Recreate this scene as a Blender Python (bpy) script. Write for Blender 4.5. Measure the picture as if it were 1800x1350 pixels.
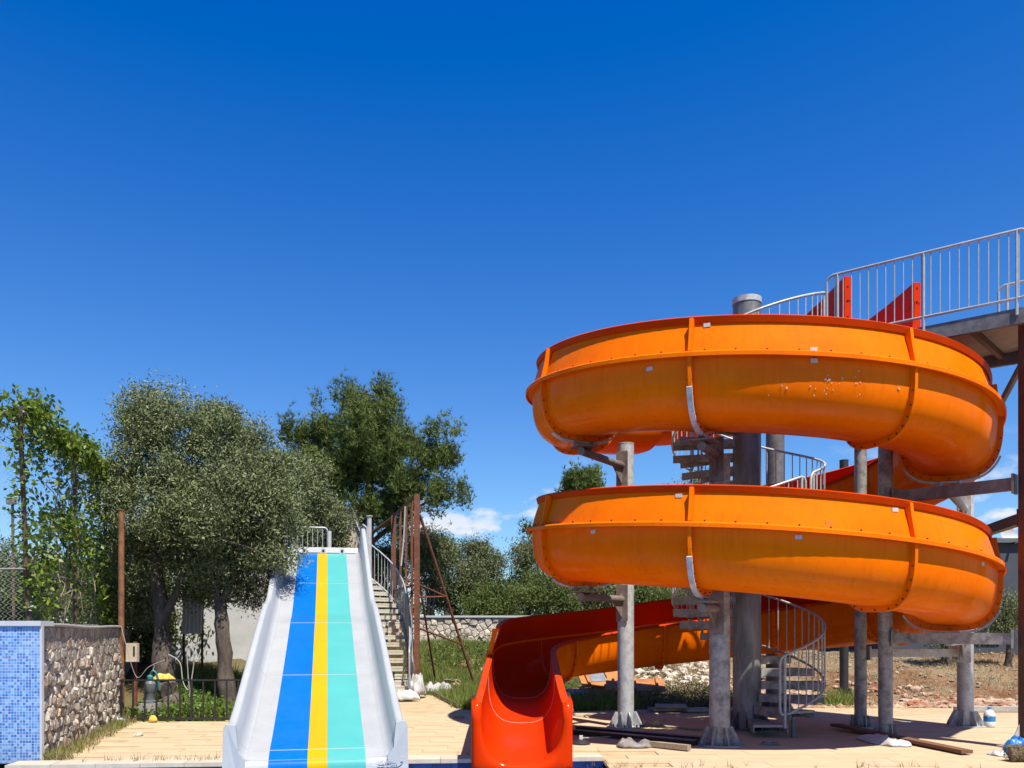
import bpy, bmesh, math, random
import numpy as np
from mathutils import Vector, Matrix, Quaternion

# ------------------------------------------------------------------ clear
for o in list(bpy.data.objects):
    bpy.data.objects.remove(o, do_unlink=True)
scene = bpy.context.scene
COL = scene.collection
PI = math.pi
R = math.radians

# ------------------------------------------------------------------ camera
F = 1500.0            # focal length in photo pixels (photo 1800 x 1350)
YH = 1110.0           # row of the horizon in the photo
EYE = 1.6
cam = bpy.data.cameras.new('camera')
cam.sensor_width = 36.0
cam.lens = 36.0 * F / 1800.0
cam.shift_y = (YH - 675.0) / 1800.0
cam.clip_start = 0.1
cam.clip_end = 3000
camo = bpy.data.objects.new('camera', cam)
COL.objects.link(camo)
camo.location = (0, 0, EYE)
camo.rotation_euler = (R(90), 0, 0)
scene.camera = camo

# ------------------------------------------------------------------ sun + sky
SUNV = Vector((0.50 * 0.53, -0.866 * 0.53, 1.0)).normalized()
sun = bpy.data.lights.new('sun', 'SUN')
sun.energy = 5.0
sun.angle = R(0.5)
sun.color = (1.0, 0.945, 0.86)
suno = bpy.data.objects.new('sun', sun)
COL.objects.link(suno)
suno.rotation_euler = (-SUNV).to_track_quat('-Z', 'Y').to_euler()
suno.location = (8, -8, 25)

world = bpy.data.worlds.new('World')
scene.world = world
world.use_nodes = True
nt = world.node_tree
nt.nodes.clear()
wo = nt.nodes.new('ShaderNodeOutputWorld')
bg = nt.nodes.new('ShaderNodeBackground')
sky = nt.nodes.new('ShaderNodeTexSky')
sky.sky_type = 'NISHITA'
sky.sun_disc = False
sky.sun_elevation = math.asin(SUNV.z)
sky.sun_rotation = math.atan2(SUNV.x, SUNV.y)
sky.air_density = 1.0
sky.dust_density = 0.0
sky.ozone_density = 1.0
# deepen the clear-day blue: a per-channel grade of the whole sky
sep = nt.nodes.new('ShaderNodeSeparateColor')
nt.links.new(sky.outputs[0], sep.inputs[0])
cmb = nt.nodes.new('ShaderNodeCombineColor')
def grade(ch, mulv, addv, power=1.0):
    src = sep.outputs[ch]
    if power != 1.0:
        pw = nt.nodes.new('ShaderNodeMath'); pw.operation = 'POWER'; pw.inputs[1].default_value = power
        nt.links.new(src, pw.inputs[0]); src = pw.outputs[0]
    ma = nt.nodes.new('ShaderNodeMath'); ma.operation = 'MULTIPLY_ADD'
    ma.inputs[1].default_value = mulv; ma.inputs[2].default_value = addv
    nt.links.new(src, ma.inputs[0])
    mx_ = nt.nodes.new('ShaderNodeMath'); mx_.operation = 'MAXIMUM'; mx_.inputs[1].default_value = 0.0
    nt.links.new(ma.outputs[0], mx_.inputs[0])
    nt.links.new(mx_.outputs[0], cmb.inputs[ch])
grade(0, 0.95, -0.96)
grade(1, 1.22, -0.80)
grade(2, 2.22, 0.0, 0.8)
hs = cmb
# small fair-weather clouds low over the horizon, all round
tc = nt.nodes.new('ShaderNodeTexCoord')
mp = nt.nodes.new('ShaderNodeMapping')
mp.inputs['Scale'].default_value = (1.0, 1.0, 2.2)
mp.inputs['Location'].default_value = (3.076, 2.0, 0.003)
nz = nt.nodes.new('ShaderNodeTexNoise')
nz.inputs['Scale'].default_value = 12.0
nz.inputs['Detail'].default_value = 9.0
nz.inputs['Roughness'].default_value = 0.56
rmp = nt.nodes.new('ShaderNodeValToRGB')
rmp.color_ramp.elements[0].position = 0.55
rmp.color_ramp.elements[1].position = 0.635
sx = nt.nodes.new('ShaderNodeSeparateXYZ')
band = nt.nodes.new('ShaderNodeValToRGB')
cr = band.color_ramp
cr.elements[0].position = 0.0
cr.elements[0].color = (1, 1, 1, 1)
cr.elements[1].position = 0.205
cr.elements[1].color = (0, 0, 0, 1)
e = cr.elements.new(0.12)
e.color = (0.9, 0.9, 0.9, 1)
mul = nt.nodes.new('ShaderNodeMath'); mul.operation = 'MULTIPLY'
mx = nt.nodes.new('ShaderNodeMixRGB')
mx.inputs['Color2'].default_value = (8.9, 9.1, 9.5, 1)
nt.links.new(tc.outputs['Generated'], mp.inputs['Vector'])
nt.links.new(mp.outputs[0], nz.inputs['Vector'])
nt.links.new(nz.outputs[0], rmp.inputs[0])
nt.links.new(tc.outputs['Generated'], sx.inputs[0])
nt.links.new(sx.outputs['Z'], band.inputs[0])
nt.links.new(rmp.outputs[0], mul.inputs[0])
nt.links.new(band.outputs[0], mul.inputs[1])
nt.links.new(mul.outputs[0], mx.inputs['Fac'])
nt.links.new(hs.outputs[0], mx.inputs['Color1'])
nt.links.new(mx.outputs[0], bg.inputs['Color'])
bg.inputs['Strength'].default_value = 0.0575
nt.links.new(bg.outputs[0], wo.inputs['Surface'])

scene.view_settings.view_transform = 'Standard'
scene.view_settings.look = 'None'
scene.view_settings.exposure = 0.8
scene.view_settings.gamma = 1.0
scene.view_settings.use_curve_mapping = False
scene.render.engine = 'CYCLES'
scene.cycles.max_bounces = 6
scene.cycles.diffuse_bounces = 3
scene.cycles.transparent_max_bounces = 8

def W(px, py, d):
    """photo pixel + distance -> world point"""
    return Vector(((px - 900.0) / F * d, d, EYE + (YH - py) / F * d))

# ------------------------------------------------------------------ materials
MATS = {}
def pmat(name, col, rough=0.5, var=0.12, scale=4.0, bump=0.0, bscale=40.0, metal=0.0,
         col2=None, c2pos=(0.45, 0.65), spec=0.5, coat=0.0, rnd=0.0, stretch=None, detail=6.0, streak=None):
    m = bpy.data.materials.new(name)
    m.use_nodes = True
    n, l = m.node_tree.nodes, m.node_tree.links
    b = n['Principled BSDF']
    b.inputs['Roughness'].default_value = rough
    b.inputs['Metallic'].default_value = metal
    b.inputs['Specular IOR Level'].default_value = spec
    if coat:
        b.inputs['Coat Weight'].default_value = coat
        b.inputs['Coat Roughness'].default_value = 0.07
    t = n.new('ShaderNodeTexCoord')
    vec = t.outputs['Object']
    if stretch:
        mpn = n.new('ShaderNodeMapping')
        mpn.inputs['Scale'].default_value = stretch
        l.new(vec, mpn.inputs['Vector'])
        vec = mpn.outputs[0]
    nz = n.new('ShaderNodeTexNoise')
    nz.inputs['Scale'].default_value = scale
    nz.inputs['Detail'].default_value = detail
    nz.inputs['Roughness'].default_value = 0.62
    l.new(vec, nz.inputs['Vector'])
    ra = n.new('ShaderNodeValToRGB')
    ra.color_ramp.elements[0].position = 0.3
    ra.color_ramp.elements[1].position = 0.7
    lo = [max(0, c * (1 - var)) for c in col]
    hi = [min(1, c * (1 + var)) for c in col]
    ra.color_ramp.elements[0].color = (*lo, 1)
    ra.color_ramp.elements[1].color = (*hi, 1)
    l.new(nz.outputs[0], ra.inputs[0])
    out = ra.outputs[0]
    if col2 is not None:
        nz2 = n.new('ShaderNodeTexNoise')
        nz2.inputs['Scale'].default_value = scale * 0.37
        nz2.inputs['Detail'].default_value = 8
        nz2.inputs['Roughness'].default_value = 0.7
        l.new(vec, nz2.inputs['Vector'])
        r2 = n.new('ShaderNodeValToRGB')
        r2.color_ramp.elements[0].position = c2pos[0]
        r2.color_ramp.elements[1].position = c2pos[1]
        l.new(nz2.outputs[0], r2.inputs[0])
        mixn = n.new('ShaderNodeMixRGB')
        mixn.inputs['Color2'].default_value = (*col2, 1)
        l.new(r2.outputs[0], mixn.inputs['Fac'])
        l.new(out, mixn.inputs['Color1'])
        out = mixn.outputs[0]
    if streak:
        # run-off streaks and faded smears with a shape of their own
        ms = n.new('ShaderNodeMapping'); ms.inputs['Scale'].default_value = (9.0, 9.0, 0.8)
        l.new(t.outputs['Object'], ms.inputs['Vector'])
        ns = n.new('ShaderNodeTexNoise'); ns.inputs['Scale'].default_value = 1.6; ns.inputs['Detail'].default_value = 7; ns.inputs['Roughness'].default_value = 0.7
        l.new(ms.outputs[0], ns.inputs['Vector'])
        rs = n.new('ShaderNodeValToRGB'); rs.color_ramp.elements[0].position = 0.5; rs.color_ramp.elements[1].position = 0.78
        rs.color_ramp.elements[1].color = (streak[1],) * 3 + (1,)
        l.new(ns.outputs[0], rs.inputs[0])
        mxs = n.new('ShaderNodeMixRGB'); mxs.inputs['Color2'].default_value = (*streak[0], 1)
        l.new(rs.outputs[0], mxs.inputs['Fac']); l.new(out, mxs.inputs['Color1']); out = mxs.outputs[0]
        vs = n.new('ShaderNodeTexVoronoi'); vs.inputs['Scale'].default_value = 7.0
        l.new(t.outputs['Object'], vs.inputs['Vector'])
        rv = n.new('ShaderNodeValToRGB'); rv.color_ramp.elements[0].position = 0.035; rv.color_ramp.elements[0].color = (0.5, 0.5, 0.5, 1)
        rv.color_ramp.elements[1].position = 0.06; rv.color_ramp.elements[1].color = (0, 0, 0, 1)
        l.new(vs.outputs['Distance'], rv.inputs[0])
        mv = n.new('ShaderNodeMixRGB'); mv.inputs['Color2'].default_value = (*[c * .55 for c in streak[0]], 1)
        l.new(rv.outputs[0], mv.inputs['Fac']); l.new(out, mv.inputs['Color1']); out = mv.outputs[0]
    if rnd:
        oi = n.new('ShaderNodeObjectInfo')
        h = n.new('ShaderNodeHueSaturation')
        mr = n.new('ShaderNodeMapRange')
        mr.inputs['To Min'].default_value = 1 - rnd
        mr.inputs['To Max'].default_value = 1 + rnd
        l.new(oi.outputs['Random'], mr.inputs['Value'])
        l.new(mr.outputs[0], h.inputs['Value'])
        l.new(out, h.inputs['Color'])
        out = h.outputs[0]
    l.new(out, b.inputs['Base Color'])
    if bump:
        nb = n.new('ShaderNodeTexNoise')
        nb.inputs['Scale'].default_value = bscale
        nb.inputs['Detail'].default_value = 5
        l.new(vec, nb.inputs['Vector'])
        bp = n.new('ShaderNodeBump')
        bp.inputs['Strength'].default_value = bump
        bp.inputs['Distance'].default_value = 0.02
        l.new(nb.outputs[0], bp.inputs['Height'])
        l.new(bp.outputs[0], b.inputs['Normal'])
    # roughness breakup
    rr = n.new('ShaderNodeMapRange')
    rr.inputs['To Min'].default_value = max(0.03, rough - 0.08)
    rr.inputs['To Max'].default_value = min(1.0, rough + 0.1)
    l.new(nz.outputs[0], rr.inputs['Value'])
    l.new(rr.outputs[0], b.inputs['Roughness'])
    MATS[name] = m
    return m

def leafmat(name, c1, c2, rough=0.5, transl=0.25, c3=None, spec=0.35):
    m = bpy.data.materials.new(name)
    m.use_nodes = True
    n, l = m.node_tree.nodes, m.node_tree.links
    b = n['Principled BSDF']
    b.inputs['Roughness'].default_value = rough
    b.inputs['Specular IOR Level'].default_value = spec
    at = n.new('ShaderNodeAttribute'); at.attribute_name = 'tint'
    ra = n.new('ShaderNodeValToRGB')
    ra.color_ramp.elements[0].color = (*c1, 1)
    ra.color_ramp.elements[1].color = (*c2, 1)
    if c3:
        e = ra.color_ramp.elements.new(0.93); e.color = (*c2, 1)
        ra.color_ramp.elements[-1].color = (*c3, 1)
    l.new(at.outputs['Fac'], ra.inputs[0])
    l.new(ra.outputs[0], b.inputs['Base Color'])
    tr = n.new('ShaderNodeBsdfTranslucent')
    l.new(ra.outputs[0], tr.inputs['Color'])
    mixs = n.new('ShaderNodeMixShader')
    mixs.inputs['Fac'].default_value = transl
    l.new(b.outputs[0], mixs.inputs[1])
    l.new(tr.outputs[0], mixs.inputs[2])
    l.new(mixs.outputs[0], n['Material Output'].inputs['Surface'])
    MATS[name] = m
    return m

def mosaic(name, cell=0.034, cols=((0.03, 0.12, 0.40), (0.06, 0.19, 0.47), (0.11, 0.27, 0.54), (0.19, 0.36, 0.60)), grout=(0.40, 0.45, 0.52), axes='XZ'):
    m = bpy.data.materials.new(name)
    m.use_nodes = True
    n, l = m.node_tree.nodes, m.node_tree.links
    b = n['Principled BSDF']
    b.inputs['Roughness'].default_value = 0.3
    t = n.new('ShaderNodeTexCoord')
    sp = n.new('ShaderNodeSeparateXYZ'); l.new(t.outputs['Object'], sp.inputs[0])
    def cellax(ax):
        d = n.new('ShaderNodeMath'); d.operation = 'DIVIDE'; d.inputs[1].default_value = cell
        l.new(sp.outputs[ax], d.inputs[0])
        fl = n.new('ShaderNodeMath'); fl.operation = 'FLOOR'; l.new(d.outputs[0], fl.inputs[0])
        fr = n.new('ShaderNodeMath'); fr.operation = 'FRACT'; l.new(d.outputs[0], fr.inputs[0])
        gt = n.new('ShaderNodeMath'); gt.operation = 'GREATER_THAN'; gt.inputs[1].default_value = 0.16
        l.new(fr.outputs[0], gt.inputs[0])
        return fl, gt
    f1, g1 = cellax(axes[0]); f2, g2 = cellax(axes[1])
    cb = n.new('ShaderNodeCombineXYZ'); l.new(f1.outputs[0], cb.inputs[0]); l.new(f2.outputs[0], cb.inputs[1])
    wn = n.new('ShaderNodeTexWhiteNoise'); wn.noise_dimensions = '2D'; l.new(cb.outputs[0], wn.inputs['Vector'])
    ra = n.new('ShaderNodeValToRGB'); ra.color_ramp.interpolation = 'CONSTANT'
    ra.color_ramp.elements[0].color = (*cols[0], 1)
    ra.color_ramp.elements[1].position = 0.22; ra.color_ramp.elements[1].color = (*cols[1], 1)
    e = ra.color_ramp.elements.new(0.5); e.color = (*cols[2], 1)
    e = ra.color_ramp.elements.new(0.78); e.color = (*cols[3], 1)
    l.new(wn.outputs['Value'], ra.inputs[0])
    mm = n.new('ShaderNodeMath'); mm.operation = 'MULTIPLY'
    l.new(g1.outputs[0], mm.inputs[0]); l.new(g2.outputs[0], mm.inputs[1])
    mixc = n.new('ShaderNodeMixRGB'); mixc.inputs['Color1'].default_value = (*grout, 1)
    l.new(mm.outputs[0], mixc.inputs['Fac']); l.new(ra.outputs[0], mixc.inputs['Color2'])
    # faint lime bloom in soft vertical patches
    nzz = n.new('ShaderNodeTexNoise'); nzz.inputs['Scale'].default_value = 1.6; nzz.inputs['Detail'].default_value = 5
    l.new(t.outputs['Object'], nzz.inputs['Vector'])
    r3 = n.new('ShaderNodeValToRGB'); r3.color_ramp.elements[0].position = 0.5; r3.color_ramp.elements[1].position = 0.85
    r3.color_ramp.elements[1].color = (0.5, 0.5, 0.5, 1)
    l.new(nzz.outputs[0], r3.inputs[0])
    mx2 = n.new('ShaderNodeMixRGB'); mx2.inputs['Color2'].default_value = (0.45, 0.52, 0.6, 1)
    l.new(r3.outputs[0], mx2.inputs['Fac']); l.new(mixc.outputs[0], mx2.inputs['Color1'])
    l.new(mx2.outputs[0], b.inputs['Base Color'])
    bp = n.new('ShaderNodeBump'); bp.inputs['Strength'].default_value = 0.4; bp.inputs['Distance'].default_value = 0.003
    l.new(mm.outputs[0], bp.inputs['Height']); l.new(bp.outputs[0], b.inputs['Normal'])
    MATS[name] = m
    return m

# slide gel-coats
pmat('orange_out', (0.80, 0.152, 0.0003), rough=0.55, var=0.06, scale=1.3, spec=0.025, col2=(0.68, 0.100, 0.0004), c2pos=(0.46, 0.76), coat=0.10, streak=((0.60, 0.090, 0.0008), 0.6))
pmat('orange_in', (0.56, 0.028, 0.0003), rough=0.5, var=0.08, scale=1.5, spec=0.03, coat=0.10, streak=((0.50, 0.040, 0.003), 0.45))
pmat('red_rim', (0.46, 0.038, 0.0006), rough=0.5, var=0.12, scale=3.0, spec=0.04, col2=(0.40, 0.05, 0.003), c2pos=(0.5, 0.75))
pmat('caulk', (0.38, 0.228, 0.1672), rough=0.6)
pmat('gel_white', (0.365, 0.378, 0.384), rough=0.36, var=0.05, scale=1.8, spec=0.2, col2=(0.315, 0.326, 0.328), c2pos=(0.5, 0.85), streak=((0.27, 0.26, 0.24), 0.3))
pmat('gel_grey', (0.325, 0.332, 0.335), rough=0.42, var=0.06, scale=2.0, spec=0.18, col2=(0.28, 0.285, 0.285), c2pos=(0.5, 0.8), streak=((0.25, 0.24, 0.22), 0.3))
pmat('gel_blue', (0.0015, 0.112, 0.41), rough=0.34, var=0.06, scale=1.5, spec=0.10, col2=(0.012, 0.125, 0.42), c2pos=(0.48, 0.8), streak=((0.05, 0.16, 0.42), 0.3))
pmat('gel_yellow', (0.52, 0.305, 0.0004), rough=0.36, var=0.05, scale=1.5, spec=0.10, col2=(0.50, 0.27, 0.006), c2pos=(0.48, 0.8), streak=((0.42, 0.24, 0.03), 0.3))
pmat('gel_turq', (0.070, 0.335, 0.31), rough=0.36, var=0.06, scale=1.5, spec=0.10, col2=(0.075, 0.315, 0.29), c2pos=(0.48, 0.8), streak=((0.13, 0.32, 0.30), 0.3))
pmat('emboss', (0.38, 0.4028, 0.418), rough=0.35, var=0.05)
pmat('sticker', (0.4712, 0.456, 0.4408), rough=0.5, var=0.3, scale=60)
pmat('sticker_orange', (0.608, 0.1672, 0.0152), rough=0.5, var=0.3, scale=60)
pmat('dropping', (0.42, 0.33, 0.22), rough=0.8)
# metals
pmat('galv', (0.46, 0.46, 0.45), rough=0.5, var=0.16, scale=22, metal=0.2, col2=(0.2736, 0.2698, 0.2622), c2pos=(0.45, 0.7), bump=0.05)
pmat('galv_dark', (0.16, 0.155, 0.155), rough=0.55, var=0.25, scale=14, metal=0.4, col2=(0.10, 0.09, 0.085))
pmat('galv_brown', (0.21, 0.165, 0.14), rough=0.6, var=0.25, scale=9, metal=0.25, col2=(0.14, 0.10, 0.085))
pmat('pillar', (0.27, 0.265, 0.26), rough=0.5, var=0.35, scale=2.2, metal=0.45, col2=(0.13, 0.12, 0.115), c2pos=(0.42, 0.6), stretch=(3, 3, 0.6))
pmat('rail_white', (0.38, 0.3876, 0.3952), rough=0.4, var=0.12, scale=12, metal=0.25)
pmat('brown_steel', (0.095, 0.052, 0.038), rough=0.55, var=0.25, scale=7, col2=(0.10, 0.045, 0.03))
pmat('rust', (0.16, 0.055, 0.025), rough=0.8, var=0.35, scale=12, col2=(0.09, 0.035, 0.02), bump=0.2)
pmat('rust_pale', (0.2052, 0.0874, 0.0304), rough=0.8, var=0.35, scale=9, col2=(0.0912, 0.038, 0.0228), bump=0.2)
pmat('wood_deck_under', (0.2584, 0.2052, 0.152), rough=0.8, var=0.2, scale=6)
pmat('black_iron', (0.018, 0.017, 0.018), rough=0.5, var=0.3, scale=10)
pmat('bolt', (0.05, 0.03, 0.02), rough=0.6, metal=0.4)
# ground and masonry
pmat('deck_tile', (0.455, 0.345, 0.215), rough=0.8, var=0.10, scale=3.0, col2=(0.34, 0.215, 0.115), c2pos=(0.54, 0.82), bump=0.25, bscale=26, rnd=0.035, spec=.25, stretch=(0.8, 2.6, 1.0))
pmat('deck_base', (0.40, 0.295, 0.165), rough=0.9, var=0.2, scale=3.0, bump=0.2)
pmat('coping', (0.4408, 0.38, 0.2888), rough=0.7, var=0.12, scale=7, col2=(0.38, 0.3268, 0.2432), c2pos=(0.55, 0.8), rnd=0.05)
pmat('navy_tile', (0.012, 0.025, 0.10), rough=0.2, var=0.2, scale=5, rnd=0.2)
pmat('plaster_white', (0.48, 0.485, 0.48), rough=0.8, var=0.08, scale=3, col2=(0.3648, 0.3724, 0.38), c2pos=(0.55, 0.8), bump=0.1)
pmat('mortar', (0.23, 0.19, 0.15), rough=0.95, var=0.35, scale=9, bump=0.5)
pmat('stone_a', (0.35, 0.305, 0.25), rough=0.9, var=0.35, scale=14, col2=(0.152, 0.1178, 0.0874), c2pos=(0.52, 0.72), bump=0.9, bscale=26, rnd=0.25)
pmat('stone_b', (0.3344, 0.2356, 0.1672), rough=0.9, var=0.3, scale=9, col2=(0.1672, 0.0988, 0.0608), c2pos=(0.5, 0.7), bump=0.6, bscale=22, rnd=0.25)
pmat('stone_far', (0.50, 0.43, 0.345), rough=0.9, var=0.25, scale=6, bump=0.5, bscale=15, rnd=0.2)
pmat('rubble', (0.38, 0.2736, 0.19), rough=0.95, var=0.4, scale=3.5, col2=(0.2736, 0.114, 0.0532), c2pos=(0.44, 0.58), bump=0.5)
pmat('bark', (0.085, 0.065, 0.052), rough=0.95, var=0.45, scale=9, bump=1.0, bscale=18, stretch=(1, 1, 0.35), col2=(0.20, 0.15, 0.11), c2pos=(0.52, 0.7))
pmat('bark_pine', (0.0874, 0.04712, 0.0304), rough=0.95, var=0.4, scale=8, bump=0.8)
pmat('slate_wall', (0.045, 0.052, 0.066), rough=0.8, var=0.1, scale=2, bump=0.05)
pmat('roof_sheet', (0.0988, 0.1102, 0.1178), rough=0.6, var=0.1)
pmat('glass_dark', (0.012, 0.016, 0.02), rough=0.08, var=0.1)
pmat('white_paint', (0.4408, 0.4408, 0.4332), rough=0.5, var=0.08, scale=6)
pmat('cream', (0.456, 0.38, 0.2736), rough=0.7, var=0.1, scale=4)
pmat('tread_conc', (0.4408, 0.4028, 0.3268), rough=0.8, var=0.15, scale=8)
pmat('tarp', (0.4256, 0.4142, 0.3952), rough=0.7, var=0.14, scale=6)
pmat('cloth', (0.15, 0.13, 0.12), rough=0.9, var=0.3, scale=7, col2=(0.26, 0.235, 0.21), bump=0.3)
pmat('plank', (0.152, 0.0646, 0.02736), rough=0.8, var=0.4, scale=6, stretch=(1, 8, 8), bump=0.3)
pmat('plank_pale', (0.2584, 0.1976, 0.1368), rough=0.85, var=0.35, scale=5, stretch=(1, 8, 8), bump=0.3)
pmat('form_orange', (0.418, 0.152, 0.0342), rough=0.7, var=0.3, scale=4, col2=(0.2584, 0.1064, 0.038))
pmat('steel_plain', (0.2432, 0.2508, 0.266), rough=0.5, var=0.2, scale=6, metal=0.3)
pmat('concrete', (0.3192, 0.2964, 0.266), rough=0.9, var=0.2, scale=6, bump=0.3)
pmat('bottle_pet', (0.5472, 0.5776, 0.5928), rough=0.15, var=0.05)
pmat('bottle_label', (0.0152, 0.152, 0.418), rough=0.4, var=0.25, scale=25, col2=(0.38, 0.456, 0.57), c2pos=(0.58, 0.6))
pmat('blue_plastic', (0.0228, 0.1672, 0.494), rough=0.4, var=0.1)
pmat('rug', (0.2128, 0.152, 0.1064), rough=1.0, var=0.5, scale=60, bump=1.0, bscale=120, col2=(0.304, 0.2432, 0.19))
pmat('yellow_cloth', (0.5928, 0.38, 0.0684), rough=0.7, var=0.15)
pmat('pump_grey', (0.10, 0.115, 0.12), rough=0.5, var=0.15)
pmat('pump_teal', (0.03, 0.17, 0.17), rough=0.5)
pmat('hose', (0.32, 0.31, 0.29), rough=0.5)
pmat('black_plastic', (0.02, 0.02, 0.022), rough=0.45)
pmat('sheet_white', (0.4864, 0.494, 0.5016), rough=0.4, var=0.05)
pmat('roof_red', (0.2736, 0.0912, 0.0456), rough=0.85, var=0.25, scale=10)
mosaic('mosaic_wall', 0.036, axes='XZ')
mosaic('mosaic_pool', 0.034, axes='XZ', cols=((0.01, 0.035, 0.18), (0.03, 0.12, 0.38), (0.10, 0.28, 0.52), (0.22, 0.40, 0.60)))
mosaic('mosaic_floor', 0.034, axes='XY')
# leaves
leafmat('leaf_olive', (0.05, 0.068, 0.020), (0.245, 0.275, 0.125), rough=0.5, transl=0.15, c3=(0.36, 0.37, 0.24), spec=0.2)
leafmat('leaf_olive_far', (0.065, 0.08, 0.03), (0.19, 0.21, 0.095), rough=0.5, transl=0.15, spec=0.2)
leafmat('leaf_shrub', (0.05, 0.075, 0.02), (0.16, 0.20, 0.05), rough=0.5, transl=0.25, spec=0.2)
leafmat('leaf_vine', (0.045, 0.085, 0.008), (0.19, 0.265, 0.028), spec=.25, rough=0.45, transl=0.35, c3=(0.30, 0.30, 0.08))
leafmat('needle', (0.045, 0.075, 0.016), (0.165, 0.205, 0.048), rough=0.5, transl=0.15, spec=0.2)
leafmat('grass', (0.085, 0.125, 0.02), (0.25, 0.29, 0.06), rough=0.5, transl=0.3)
leafmat('grass_dry', (0.14, 0.11, 0.05), (0.34, 0.27, 0.13), rough=0.7, transl=0.2)
leafmat('weed', (0.05, 0.10, 0.015), (0.17, 0.25, 0.04), rough=0.45, transl=0.3)
pmat('mortar_pale', (0.36, 0.31, 0.25), rough=0.95, var=0.25, scale=9, bump=0.4)
pmat('galv_mid', (0.33, 0.315, 0.30), rough=0.5, var=0.2, scale=18, metal=0.2, col2=(0.1368, 0.1254, 0.1178))  # darker galv: coil shade over the slim columns is put into the colour
pmat('clod', (0.2736, 0.2204, 0.1444), rough=0.95, var=0.35, scale=3, bump=0.4)
pmat('dirty_post', (0.085, 0.058, 0.038), rough=0.85, var=0.4, scale=8, col2=(0.16, 0.09, 0.045))
# ------------------------------------------------------------------ object helpers
def tag(o, label=None, cat=None, group=None, kind=None):
    if label: o['label'] = label
    if cat: o['category'] = cat
    if group: o['group'] = group
    if kind: o['kind'] = kind
    return o

def thing(name, label, cat, loc=(0, 0, 0), group=None):
    o = bpy.data.objects.new(name, None)
    o.empty_display_size = 0.2
    COL.objects.link(o)
    o.location = loc
    return tag(o, label, cat, group)

def link(name, me, parent=None, loc=None, rot=None, scl=None):
    o = bpy.data.objects.new(name, me)
    COL.objects.link(o)
    if loc is not None: o.location = loc
    if rot is not None: o.rotation_euler = rot
    if scl is not None: o.scale = scl
    if parent is not None:
        o.parent = parent
        # every piece is built in world space: undo the parent's own offset
        o.matrix_parent_inverse = parent.matrix_basis.inverted()
    return o

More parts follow.
